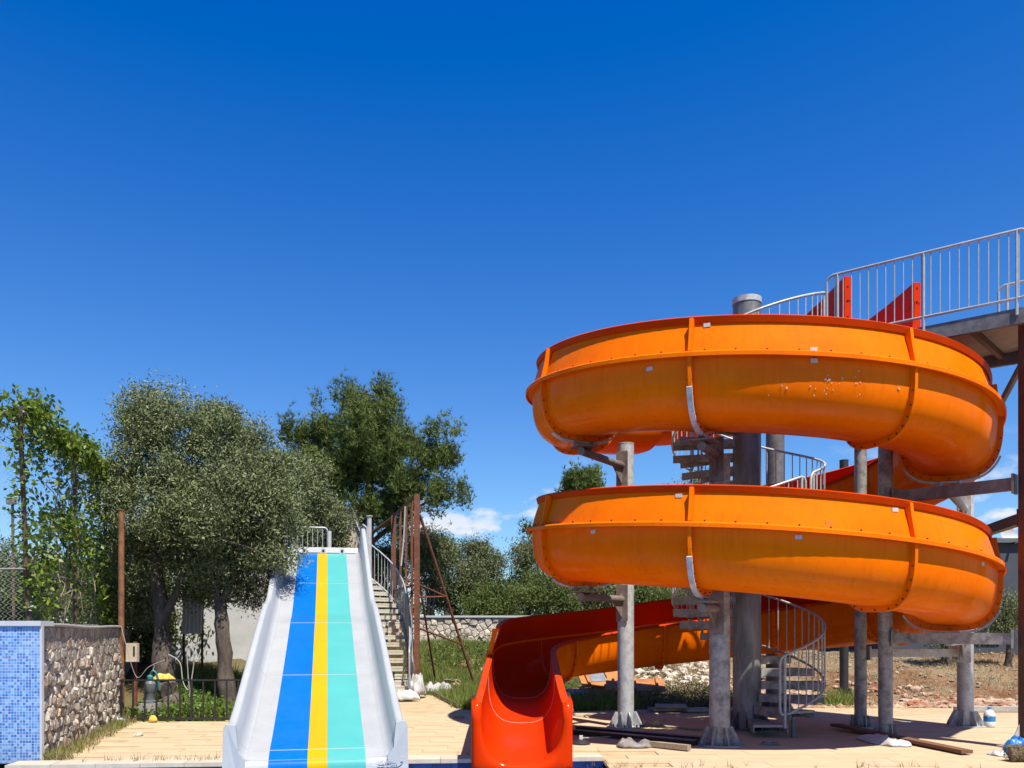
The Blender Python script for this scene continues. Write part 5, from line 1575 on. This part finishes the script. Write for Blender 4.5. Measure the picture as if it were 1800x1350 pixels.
LG = [('dark bush at the left edge behind the chain link fence', 10, 1010, 65, 85, 26.0), ('dark bush behind the fence, second from the left edge', 100, 1035, 62, 60, 27.0), ('dark bush behind the fence, near the rusty post', 190, 1030, 60, 68, 26.5), ('shaded bush behind the big olive trunk', 262, 1075, 60, 75, 20.6), ('shaded bush between shed and fence', 330, 1000, 70, 60, 27.5), ('low bush behind the striped slide head', 560, 1010, 70, 70, 31.0), ('dense low bush under the pine', 660, 1020, 60, 65, 31.5)]
for i, (lb, px, py, rx, rz, d) in enumerate(LG):
    bush(lb, px, py, rx, rz, d, 200 + i, 'leaf_shrub', n=800, ls=(.12, .045), group='bushes beyond the fences')
# right: two small olives by the grey building, one tall olive seen between the coils
def small_olive(label, px, base_y, d, crown, seed, n=420, ls=(.085, .026)):
    b0 = W(px, base_y, d); b0.z = ground_z(b0.x, b0.y) - .05
    c = crown[0]; top = Vector((c[0], c[1], c[2]))
    leafy_tree('small_olive_tree', label, 'tree', crown, [b0, b0.lerp(top, .45) + Vector((.08, 0, 0)), top], .12, .05,
               [([b0.lerp(top, .5), b0.lerp(top, .8) + Vector((.3, 0, .1)), top + Vector((.4, 0, .1))], .05, .015), ([b0.lerp(top, .55), top + Vector((-.4, .1, .1))], .05, .015)], n, 15, .12, ls, 'leaf_olive', seed, group='small olives by the grey building')
small_olive('small olive with a dark trunk by the grey building, at the right edge', 1772, 1152, 23.5, [blob(1765, 1085, 23.5, 40, 34, .6), blob(1745, 1105, 23.5, 22, 18, .4), blob(1792, 1070, 23.5, 26, 24, .4)], 51)
small_olive('small olive behind the right galvanised column, under the coil', 1660, 1158, 23.8, [blob(1655, 1110, 23.8, 34, 22, .5), blob(1668, 1128, 23.8, 26, 16, .4)], 52, n=300)
b0 = W(1225, 1085, 30); b0.z = ground_z(b0.x, b0.y)
leafy_tree('olive_tree', 'tall olive whose silvery top shows between the two coils', 'tree', [blob(1222, 858, 30, 34, 24, .7), blob(1195, 880, 30, 30, 24, .7), blob(1235, 910, 30, 60, 50, 1.2), blob(1220, 980, 30, 55, 50, 1.1)], [b0, W(1226, 1000, 30), W(1228, 900, 30)], .2, .08, [([W(1226, 1000, 30), W(1200, 920, 30), W(1195, 880, 30)], .08, .02)], 900, 16, .16, (.12, .035), 'leaf_olive', 61, group='tall background trees')
# far wood closing the horizon
rng = np.random.default_rng(77)
bl = []
for i in range(70):
    x = -70 + i * 2.1 + rng.uniform(-1, 1); y = 66 + rng.uniform(-6, 8)
    bl.append((x, y, 2.4 + rng.uniform(0, 1), 2.2, 2.0, rng.uniform(1.5, 2.8), 1.0))
cen, tint, _ = crown_points(bl, 6500, 8, .35, rng, .35)
tag(link('far_wood', leaf_mesh('far_wood', cen, .42, .2, 'leaf_shrub', rng, .4, tint)), 'far line of dark green trees along the horizon', 'trees', kind='stuff')

# -- vine on the chain-link fence
rng = np.random.default_rng(8)
vn = thing('climbing_vine', 'leafy green vine climbing over the chain link fence', 'vine', tuple(fpnt(3, 1.6)))
C = []
N = 4600
s = rng.uniform(0, FL, N); z = ZT + .05 + rng.normal(0, .13, N) + .10 * np.sin(s * 2.3) - .05 * np.sin(s * 5.1)
side_ = rng.normal(0, .13, N); C.append(np.stack([s, z, side_], 1))
for k in range(25):
    s0 = rng.uniform(.2, FL); ln = rng.uniform(.4, 2.9) * (1.0 if s0 > 2 else .6); n = int(ln * 105)
    t = rng.random(n) ** .8
    C.append(np.stack([s0 + rng.normal(0, .14, n) + .25 * np.sin(t * 4 + k), ZT - t * ln + rng.normal(0, .06, n), rng.normal(0, .09, n)], 1))
for k in range(20):
    s0 = rng.uniform(.2, FL); z0 = rng.uniform(1.9, 3.6); n = int(rng.uniform(60, 260)); C.append(np.stack([s0 + rng.normal(0, .28, n), z0 + rng.normal(0, .2, n), rng.normal(0, .1, n)], 1))
C = np.concatenate(C)
P = np.stack([FA.x + fd.x * C[:, 0] + fd.y * C[:, 2], FA.y + fd.y * C[:, 0] - fd.x * C[:, 2], C[:, 1]], 1)
s2 = rng.uniform(0, 2.8, 1100); z2 = ZT + .02 + rng.normal(0, .16, 1100) - .25 * (rng.random(1100) ** 3)
P2 = np.stack([FA.x + fd2.x * s2, FA.y + fd2.y * s2 + rng.normal(0, .1, 1100), z2], 1); P = np.concatenate([P, P2])
t3 = rng.random(420); pz = ZB + .5 + t3 * (ZT - ZB - .5); ps = .30 - .42 * t3
P3 = np.stack([FA.x + fd.x * ps + rng.normal(0, .09, 420), FA.y + fd.y * ps + rng.normal(-.05, .07, 420), pz], 1); P = np.concatenate([P, P3])
link('foliage', leaf_mesh('foliage', P, .115, .052, 'leaf_vine', rng, 0, None, droop=np.array([0, 0, -.55])), vn)
mb = MB(); rn = random.Random(4)
for k in range(40):
    s0 = rn.uniform(.3, FL - .5); z0 = rn.uniform(2.2, ZT); pts = []
    zz = z0; ss_ = s0
    for j in range(7):
        p = fpnt(ss_, zz); pts.append(p + Vector((rn.uniform(-.08, .08), rn.uniform(-.08, .08), 0))); zz -= rn.uniform(.05, .42); ss_ += rn.uniform(-.2, .25)
        if zz < 1.7: break
    if len(pts) > 2: mb.tube(spline(pts, 3), .009, 5)
tag(mb.build('stems', 'plank_pale', vn), kind='stuff')

# -- grass and weeds (uncountable)
def blades(name, label, pts, h, w, mat, seed, lean=.45, cat='grass', per=5, spread=.05):
    rng = np.random.default_rng(seed); pts = np.asarray(pts); n = len(pts) * per
    B_ = np.repeat(pts, per, axis=0) + np.concatenate([rng.normal(0, spread, (n, 2)), np.zeros((n, 1))], 1)
    D = rng.normal(0, lean, (n, 3)); D[:, 2] = 1; D /= np.linalg.norm(D, axis=1)[:, None]
    S_ = np.cross(D, rdir(rng, n)); S_ /= np.linalg.norm(S_, axis=1)[:, None] + 1e-9
    L = h * rng.uniform(.35, 1.2, (n, 1)); v = np.empty((n, 3, 3))
    v[:, 0] = B_ - S_ * w; v[:, 1] = B_ + S_ * w; v[:, 2] = B_ + D * L
    o = link(name, npmesh(name, v.reshape(-1, 3), 3, mat, np.clip(np.repeat(rng.random(len(pts)), per) * .6 + rng.random(n) * .4, 0, 1)))
    tag(o, label, cat, kind='stuff'); return o
def scatter(poly, n, seed, dens=None, avoid_deck=True):
    rn = random.Random(seed); xs = [p[0] for p in poly]; ys = [p[1] for p in poly]; out = []
    tries = 0
    while len(out) < n and tries < n * 12:
        tries += 1
        x = rn.uniform(min(xs), max(xs)); y = rn.uniform(min(ys), max(ys))
        if not inpoly(x, y, poly): continue
        if avoid_deck and inpoly(x, y, DECK): continue
        if dens and rn.random() > dens(x, y): continue
        out.append((x, y, ground_z(x, y)))
    return out
patchy = lambda x, y: .25 + .75 * (0.5 + .5 * math.sin(x * 1.7 + y * .9) * math.sin(x * .8 - y * 1.3))
blades('meadow_grass', 'rough green grass on the bank behind the slides', scatter([(-2.4, 18), (1.2, 16.9), (2.8, 18.0), (2.4, 30), (-4.6, 30), (-3.0, 21.8)], 15000, 1, patchy), .32, .010, 'grass', 1)
blades('dry_grass', 'dry straw coloured grass tufts on the banks', scatter([(-3.5, 21), (4.6, 18.2), (5.5, 27), (1.5, 29.5), (-4.5, 29.5)], 5000, 2, patchy), .24, .009, 'grass_dry', 2)
rng = np.random.default_rng(3)
def shrubs(name, label, pts, h, mat, seed, ls, cat='shrub', per=26):
    rng = np.random.default_rng(seed); P = np.asarray(pts); n = len(P)
    cen = np.repeat(P, per, axis=0); off = rdir(rng, n * per) * (rng.random((n * per, 1)) ** .5) * h * .5; off[:, 2] = np.abs(off[:, 2]) * 1.7
    o = link(name, leaf_mesh(name, cen + off, ls[0], ls[1], mat, rng, .5)); tag(o, label, cat, kind='stuff'); return o
shrubs('dry_scrub', 'brown dry scrub spreading behind the grey columns', scatter([(1.6, 18.6), (4.9, 18.2), (5.0, 20.2), (2.0, 21.6)], 520, 5), .46, 'grass_dry', 5, (.075, .02))
shrubs('scrub_green', 'olive green scrub mixed into the dry bank', scatter([(1.2, 18.2), (5.2, 18.1), (5.4, 20.4), (1.0, 22.5)], 150, 6), .42, 'leaf_shrub', 6, (.08, .03))
shrubs('bank_weeds', 'green leafy weeds at the foot of the retaining wall', scatter([(-2.5, 24.5), (3.2, 24.5), (3.2, 29.8), (-2.5, 29.8)], 200, 7, patchy), .7, 'leaf_shrub', 7, (.10, .04))
shrubs('garden_weeds', 'lush green weeds growing behind the iron fence', scatter([(-7.0, 15.34), (-4.2, 15.34), (-4.3, 18.2), (-7.2, 18.2)], 420, 8), .42, 'weed', 8, (.085, .035))
blades('garden_grass', 'tall grass behind the iron fence', scatter([(-7.0, 15.34), (-4.2, 15.34), (-4.0, 20.0), (-7.6, 20.0)], 1500, 9), .34, .008, 'grass', 9)
wl = []
rn = random.Random(12)
for k in range(250):
    t = (.5 + .5 * math.sin(rn.uniform(0, 6.3) * 1.0)) ** 1.3 * rn.uniform(.75, 1) ; p = A.lerp(B, t) + en * (rn.random() ** 2.0 * .26 + .07); wl.append((p.x, p.y, 0.0))
blades('wall_foot_grass', 'mixed dry and green weeds along the foot of the stone wall', wl, .13, .006, 'grass_dry', 13, per=6)
wl2 = [(x + rn.uniform(-.05, .05), y + rn.uniform(-.05, .05), 0.0) for (x, y, z) in wl[::2]]
blades('wall_foot_weeds', 'green weeds sprouting along the foot of the stone wall', wl2, .16, .008, 'grass', 14, per=5)
ed = []
for k in range(70):
    x = rn.choice((rn.gauss(-3.75, .25), rn.gauss(-4.6, .3), rn.gauss(-.35, .12))); y = 10.02 + (x + 5.95) * .0986 + rn.uniform(.16, .38); ed.append((x, y, .025))
for k in range(40):
    x = rn.choice((rn.gauss(1.3, .35), rn.gauss(2.4, .3), rn.gauss(4.6, .5))); ed.append((x, 9.98 + rn.gauss(.08, .09), .0))
blades('joint_weeds', 'thin weeds sprouting from the joints at the pool edge', ed, .11, .0035, 'grass_dry', 15, per=4, spread=.02)
blades('column_weeds', 'green grass tuft at the rubble edge beside the dark slim column', [(rn.gauss(7.1, .3), rn.gauss(18.6, .2), .02) for k in range(160)], .4, .008, 'grass', 16, per=5)

# -- rubble
def rocks(name, label, pts, smin, smax, mat, seed):
    rng = np.random.default_rng(seed)
    bm = bmesh.new(); bmesh.ops.create_icosphere(bm, subdivisions=1, radius=1)
    bv = np.array([v.co[:] for v in bm.verts]); bf_ = np.array([[v.index for v in f.verts] for f in bm.faces]); bm.free()
    out = []
    for p in pts:
        v = bv * rng.uniform(.7, 1.25, (len(bv), 1)) * np.array([rng.uniform(.8, 1.4), rng.uniform(.7, 1.2), rng.uniform(.45, .8)])
        a_ = rng.uniform(0, 2 * PI); c_, s_ = math.cos(a_), math.sin(a_); v = v @ np.array([[c_, -s_, 0], [s_, c_, 0], [0, 0, 1]])
        sz = smin + (smax - smin) * rng.random() ** 2.6
        out.append((v * sz + np.array(p) + np.array([0, 0, sz * .22]))[bf_].reshape(-1, 3))
    o = link(name, npmesh(name, np.concatenate(out), 3, mat)); tag(o, label, 'rubble', kind='stuff'); return o
rocks('rubble', 'reddish broken rock rubble along the foot of the right bank', scatter([(4.6, 18.05), (11.5, 17.85), (12.5, 19.0), (8.5, 21.3), (5.0, 23.5)], 3600, 21, lambda x, y: 1 if y < 19.3 + max(0, 9 - x) * .55 else .12), .02, .12, 'rubble', 21)
rocks('clods', 'small stones and clods strewn over the dirt slope by the grey building', scatter([(6, 19), (16, 18.2), (18, 27), (6, 27)], 1600, 25), .015, .07, 'clod', 25)
blades('slope_stubble', 'sparse dry stubble on the dirt slope by the grey building', scatter([(6, 19), (16, 18.2), (18, 27), (6, 27)], 2600, 26, patchy), .13, .007, 'grass_dry', 26, per=4, spread=.12)
rocks('rubble', 'pale broken stones scattered over the bank behind the red chute', scatter([(1.2, 21.0), (5.4, 20.6), (5.4, 25.5), (0.8, 25.5)], 1500, 22), .025, .16, 'stone_far', 22)
rocks('rubble', 'loose stones in the grass beside the rusty frame', scatter([(-2.8, 22.5), (-.2, 22.5), (-.2, 26), (-3, 26)], 230, 23), .03, .2, 'rubble', 23)
rocks('gravel', 'fine pale gravel along the back edge of the right deck', scatter([(4.2, 17.3), (13, 17.0), (13, 18.2), (4.2, 18.2)], 900, 24, None, False), .008, .045, 'stone_far', 24)
# ================================================================== SMALL THINGS
from mathutils import noise as mnoise
def cloth(name, label, c, sx_, sy_, h, mat, seed, cat='cloth', rot=0.0, z=None, n=34):
    rng = random.Random(seed); ph = [rng.uniform(0, 6.28) for _ in range(12)]; fr = [rng.uniform(3, 11) for _ in range(12)]
    V = []; Fc = []
    cr, sr = math.cos(rot), math.sin(rot)
    outl = [rng.uniform(.72, 1.05) for _ in range(9)]
    for i in range(n + 1):
        for j in range(n + 1):
            u = i / n * 2 - 1; v = j / n * 2 - 1
            # squircle disc with ragged outline
            uu = u * math.sqrt(1 - v * v / 2.4); vv = v * math.sqrt(1 - u * u / 2.4)
            an = (math.atan2(vv, uu) / (2 * PI)) % 1 * 9; k = int(an) % 9; t = an - int(an)
            ol = outl[k] * (1 - t) + outl[(k + 1) % 9] * t
            x = uu * sx_ / 2 * ol; y = vv * sy_ / 2 * ol
            e_ = max(0, 1 - max(abs(u), abs(v)) ** 3)
            q_ = Vector((x * 3.2 / max(.25, sx_) ** .5 + seed * 3.1, y * 3.2 / max(.25, sy_) ** .5, seed))
            f_ = 1.0 - abs(mnoise.noise(q_ * 1.0)) * 1.9 + (.5 - abs(mnoise.noise(q_ * 2.3 + Vector((5, 1, 0))))) * .7 + mnoise.noise(q_ * 5.0) * .22
            zz = max(.006, h * (.15 + f_ * .8) * (.12 + .88 * e_ ** .7))
            x += mnoise.noise(q_ * 1.7 + Vector((0, 9, 0))) * .06 * sx_; y += mnoise.noise(q_ * 1.7 + Vector((0, 0, 9))) * .06 * sy_
            V.append((c[0] + x * cr - y * sr, c[1] + x * sr + y * cr, c[2] + zz))
    for i in range(n):
        for j in range(n):
            a_ = i * (n + 1) + j; Fc.append((a_, a_ + n + 1, a_ + n + 2, a_ + 1))
    mb = MB(); mb.v = V; mb.f = Fc; mb.m = [0] * len(Fc)
    o = mb.build(name, mat, smooth=60)
    md = o.modifiers.new('thick', 'SOLIDIFY'); md.thickness = .008
    tag(o, label, cat); return o
def tbox(name, label, cat, c, size, mat, rz=0, rx=0, ry=0, part='board'):
    t = thing(name, label, cat, c)
    M = (Matrix.Rotation(rz, 3, 'Z') @ Matrix.Rotation(ry, 3, 'Y') @ Matrix.Rotation(rx, 3, 'X'))
    return t, M
# water bottle
bx_, by_ = 7.99, 14.28
wbt = thing('water_bottle', 'large clear plastic water bottle with blue label at the right column foot', 'bottle', (bx_, by_, 0))
MB().lathe((bx_, by_, .003), [(.082, 0), (.092, .015), (.092, .09), (.089, .095)], 24).build('base', 'bottle_pet', wbt, smooth=40)
MB().lathe((bx_, by_, .098), [(.0925, 0), (.0925, .085)], 24).build('label_band', 'bottle_label', wbt, smooth=40)
MB().lathe((bx_, by_, .183), [(.089, 0), (.092, .006), (.09, .03), (.07, .075), (.035, .105), (.026, .11), (.026, .125)], 24).build('shoulder', 'bottle_pet', wbt, smooth=40)
MB().lathe((bx_, by_, .308), [(.031, 0), (.031, .024), (.027, .028)], 16).build('cap', 'blue_plastic', wbt, smooth=40)
# brown plank by the slim columns
pk = thing('plank', 'long brown plank lying across the deck past the slim columns', 'plank', (5.6, 12.5, .05))
MB().beam((5.30, 14.0, .07), (5.88, 11.02, .045), .17, .045).build('board', 'plank', pk)
MB().beam((5.44, 13.6, .02), (5.86, 11.35, .012), .05, .02).build('batten', 'black_iron', pk)
# cloths
cloth('white_cloth', 'crumpled white cloth half under the brown plank', (5.32, 12.25, 0), .42, 1.15, .10, 'tarp', 31, rot=.15)
cloth('rag_bundle', 'grey rag bundle on the deck beside the pale plank', (1.66, 11.78, 0), .60, .40, .12, 'cloth', 32)
cloth('pink_rag', 'small pinkish rag on the shaded deck below the spiral stairs', (3.62, 12.05, 0), .32, .2, .05, 'cloth', 33)
cloth('tarp_heap', 'white tarp heap at the foot of the pale stairs', (-2.55, 19.75, 0), .95, .55, .24, 'tarp', 34, 'tarp')
cloth('tarp_heap', 'white tarp bundle in the grass right of the rusty frame', (-1.95, 22.3, ground_z(-1.95, 22.3)), 1.0, .6, .28, 'tarp', 35, 'tarp')
cloth('tarp_heap', 'torn white tarp piled between stairs and rusty frame', (-2.3, 20.75, .02), .5, .8, .5, 'tarp', 36, 'tarp')
# torn sheet hanging on the stair railing
hs_ = thing('hanging_sheet', 'torn white sheet hanging from the stair railing', 'sheet', (-2.6, 22, 2))
rings = []
for k in range(22):
    f_ = k / 21; q, d = rp_at(Ls[-1] * (.12 + .42 * f_)); rr = Vector((d.y, -d.x, 0))
    ring = []
    for j in range(9):
        v = j / 8; ring.append(q + rr * (.035 + .04 * math.sin(k * 1.3 + j) * v + .05 * v) + Vector((0, 0, 1.06 - v * (.75 + .25 * math.sin(k * .9)))))
    rings.append(ring)
mb = MB(); mb.sweep(rings, closed_prof=False, cap=False); o = mb.build('sheet', 'tarp', hs_, smooth=60); o.modifiers.new('thick', 'SOLIDIFY').thickness = .006
# planks and rails in the coil's shade
pp = thing('plank', 'pale squared timber end beside the rag bundle', 'plank', (2.1, 11.6, .04))
MB().beam((1.70, 12.0, .05), (2.36, 11.38, .05), .10, .07).build('board', 'plank_pale', pp)
for k, (a_, b_, lb) in enumerate((((.95, 13.25, .04), (2.58, 11.95, .04), 'dark steel rail on the shaded deck, the front one of two'), ((1.05, 13.75, .04), (2.75, 12.35, .04), 'dark steel rail on the shaded deck, the rear one of two'))):
    t = thing('steel_rail', lb, 'rail', a_, group='steel rails lying in the shade'); MB().beam(a_, b_, .09, .06).build('web', 'black_iron', t); MB().beam(Vector(a_) + Vector((0, 0, .035)), Vector(b_) + Vector((0, 0, .035)), .13, .01).build('flange', 'galv_dark', t)
lp_ = thing('work_lamp', 'small black work lamp with a pale cable on the deck by the red chute', 'lamp', (.98, 12.1, 0))
MB().lathe((.98, 12.1, .002), [(.13, 0), (.135, .02), (.09, .05), (.04, .07)], 18).build('base', 'black_plastic', lp_, smooth=40)
MB().box((.98, 12.1, .095), (.05, .05, .06)).build('head', 'white_paint', lp_)
MB().tube(spline([(.98, 12.1, .09), (1.25, 12.4, .06), (1.6, 12.9, .015), (2.2, 12.9, .012), (2.6, 12.6, .012)], 8), .008, 6).build('cable', 'hose', lp_)
st_ = thing('slab_stack', 'low stack of grey paving slabs at the edge of the dry scrub', 'slabs', (3.15, 17.2, 0))
for k, (x, y, z, a_) in enumerate(((3.1, 17.25, .035, .1), (3.2, 17.2, .10, -.15), (3.7, 17.15, .03, .3))):
    MB().box((x, y, z), (.62, .45, .05), Matrix.Rotation(a_, 3, 'Z')).build('slab', 'concrete', st_)
for k, (x, y, a_, lb) in enumerate(((1.75, 20.0, .35, 'orange formwork panel with steel ribs lying nearest the red chute'), (2.85, 19.75, -.12, 'orange formwork panel lying behind the pale column'), (2.3, 20.6, .1, 'orange formwork panel tilted on top of the others'))):
    t = thing('formwork_panel', lb, 'panel', (x, y, .1), group='orange formwork panels in the scrub')
    M = Matrix.Rotation(a_, 3, 'Z') @ Matrix.Rotation(R(9 + 6 * k), 3, 'X')
    c = Vector((x, y, .22 + .13 * k + ground_z(x, y)))
    MB().box(c, (1.35, .85, .03), M).build('face', 'form_orange', t)
    for j in (-.5, 0, .5):
        MB().box(c + M @ Vector((j, 0, .045)), (.05, .85, .055), M).build('rib', 'form_orange', t)
    MB().box(c + M @ Vector((-.22, .05, .021)), (.40, .5, .012), M).build('plate', 'steel_plain', t)
# straw rope by column A
sr_ = thing('frayed_rope', 'frayed straw coloured rope trailing from the pale column foot', 'rope', (2.35, 13.9, 0))
MB().tube(spline([(2.1, 14.0, .05), (2.35, 13.85, .07), (2.6, 14.05, .03), (3.0, 13.75, .02), (3.3, 13.85, .02)], 8), .022, 6).build('strand', 'plank_pale', sr_)
rn = random.Random(3); mb = MB()
for k in range(60):
    p = Vector((2.2 + rn.gauss(0, .1), 13.95 + rn.gauss(0, .08), .03)); mb.tube([p, p + Vector((rn.uniform(-.1, .12), rn.uniform(-.06, .06), rn.uniform(.02, .14)))], [.004, .002], 4)
tag(mb.build('fray', 'grass_dry', sr_), kind='stuff')
# rug roll and blue bag, bottom right
rg = thing('rug', 'shaggy brown rug heap at the lower right corner', 'rug', (6.45, 10.5, 0))
mb = MB(); mb.tube(spline([(6.14, 10.52, .09), (6.45, 10.46, .11), (6.9, 10.5, .10)], 8), [.09] * 17, 14); mb.build('roll', 'rug', rg, smooth=40)
rng = np.random.default_rng(4); n = 3500; an = rng.uniform(0, 2 * PI, n); x = rng.uniform(6.1, 6.95, n)
cen = np.stack([x, 10.49 + .1 * np.cos(an), .1 + .1 * np.sin(an)], 1)
o = link('pile', leaf_mesh('pile', cen, .05, .008, 'grass_dry', rng, .3), rg); tag(o, kind='stuff')
cloth('blue_bag', 'blue and white plastic bag beside the rug at the brown post foot', (6.62, 11.12, 0), .5, .35, .2, 'blue_plastic', 41, 'bag')
cloth('paper_scrap', 'white paper scrap beside the blue plastic bag', (6.28, 11.05, 0), .22, .3, .06, 'tarp', 42, 'paper')
kb_ = thing('kerb_stone', 'pale concrete kerb stone behind the water bottle', 'kerb', (10.2, 17.0, 0))
MB().box((9.6, 17.05, .05), (1.5, .14, .1)).build('block', 'concrete', kb_)
kb2 = thing('kerb_stone', 'long pale concrete kerb stone at the right edge, behind the brown post', 'kerb', (11.2, 16.8, 0))
MB().box((11.1, 16.85, .05), (1.3, .16, .1)).build('block', 'coping', kb2)
# left clutter
pu = thing('garden_pump', 'grey water pump with teal fittings behind the iron fence', 'pump', tuple(W(264, 1232, 15.7)))
pc = W(264, 1213, 15.7)
MB().lathe((pc.x, pc.y, pc.z - .24), [(.13, 0), (.13, .04), (.08, .06), (.085, .2), (.11, .24), (.11, .36), (.07, .40), (.05, .44)], 20).build('body', 'pump_grey', pu, smooth=40)
MB().lathe((pc.x, pc.y, pc.z + .19), [(.055, 0), (.06, .06), (.03, .09)], 16).build('fitting', 'pump_teal', pu, smooth=40)
MB().tube(spline([(pc.x, pc.y, pc.z + .27), (pc.x + .06, pc.y - .02, pc.z + .35), (pc.x + .12, pc.y, pc.z + .28), (pc.x + .15, pc.y + .05, pc.z)], 6), .022, 8).build('pipe', 'pump_teal', pu, smooth=60)
MB().box((pc.x, pc.y, (pc.z - .24) / 2), (.3, .3, max(.05, pc.z - .24))).build('plinth', 'concrete', pu)
yq = sp0 + Vector((-.18, 0, .68))
cloth('yellow_cloth', 'crumpled yellow cloth lying on the sawn stump', tuple(yq), .46, .36, .13, 'yellow_cloth', 44)
for k, (pts, lb) in enumerate((([(296, 1150), (316, 1165), (322, 1200), (332, 1212), (330, 1180), (328, 1135)], 'white hose looped over the stump, nearest the yellow cloth'), ([(338, 1128), (341, 1160), (336, 1200), (333, 1225)], 'white hose hanging beside the corrugated sheet'), ([(272, 1170), (266, 1190), (270, 1215)], 'short white hose rising from the pump'), ([(213, 1100), (222, 1135), (240, 1190), (262, 1172), (290, 1160)], 'thin white cable sagging from the wall pipe past the meter box'))):
    t = thing('hose', lb, 'hose', tuple(W(*pts[0], 16.0))); MB().tube(spline([W(a_, b_, 16.0 - .02 * i_ if k != 3 else 15.3) for i_, (a_, b_) in enumerate(pts)], 8), .011 if k < 3 else .006, 6).build('tube', 'hose', t, smooth=60)
cloth('orange_scrap', 'small orange scrap at the foot of the iron fence', (-6.35, 15.1, 0), .16, .12, .10, 'yellow_cloth', 46, 'scrap')
pbt = thing('small_bottle', 'small blue capped bottle lying by the stone wall end', 'bottle', (-6.85, 15.0, 0))
MB().tube([(-6.98, 15.02, .045), (-6.86, 15.0, .045), (-6.82, 15.0, .045), (-6.79, 15.0, .045)], [.04, .04, .018, .018], 14).build('body', 'bottle_pet', pbt, smooth=40); MB().cyl((-6.80, 15.0, .045), (-6.765, 15.0, .045), .022, 12).build('cap', 'blue_plastic', pbt)
cloth('white_ball', 'crumpled pale paper ball on the left deck near the stone wall', (-5.72, 13.05, 0), .14, .12, .07, 'coping', 47, 'paper')
MB_ = thing('wood_offcut', 'small pale wood offcut on the rust stained deck between the slides', 'offcut', (-.95, 15.75, 0)); MB().box((-.98, 15.75, .02), (.2, .12, .035)).build('block', 'plank_pale', MB_)
# deck edge board on the middle path
eb = thing('edge_board', 'thin dark edging board along the grass beside the middle path', 'edging', (-1.6, 19.6, 0))
MB().beam((-2.0, 21.6, .04), (-1.13, 17.85, .04), .03, .1).build('board', 'galv_dark', eb)
for k, (px, py, d_, sz, lb) in enumerate(((34, 822, 12.95, .17, 'top white scrap tied to the leaning fence post'), (37, 868, 13.0, .12, 'second white scrap tied to the leaning fence post'), (42, 912, 13.05, .15, 'lowest white scrap on the vine covered part of the post'), (56, 1066, 13.2, .14, 'long white scrap at the foot of the leaning fence post'))):
    c = W(px, py, d_); t = thing('cloth_scrap', lb, 'scrap', tuple(c))
    rings = [[c + Vector((.05 * math.sin(j * 2 + k) + .03 * (i - 1), -.07 + .02 * math.cos(j * 3), sz * (.5 - j / 5))) for i in range(3)] for j in range(6)]
    mb = MB(); mb.sweep(rings, closed_prof=False, cap=False); o = mb.build('strip', 'tarp', t); o.modifiers.new('thick', 'SOLIDIFY').thickness = .006
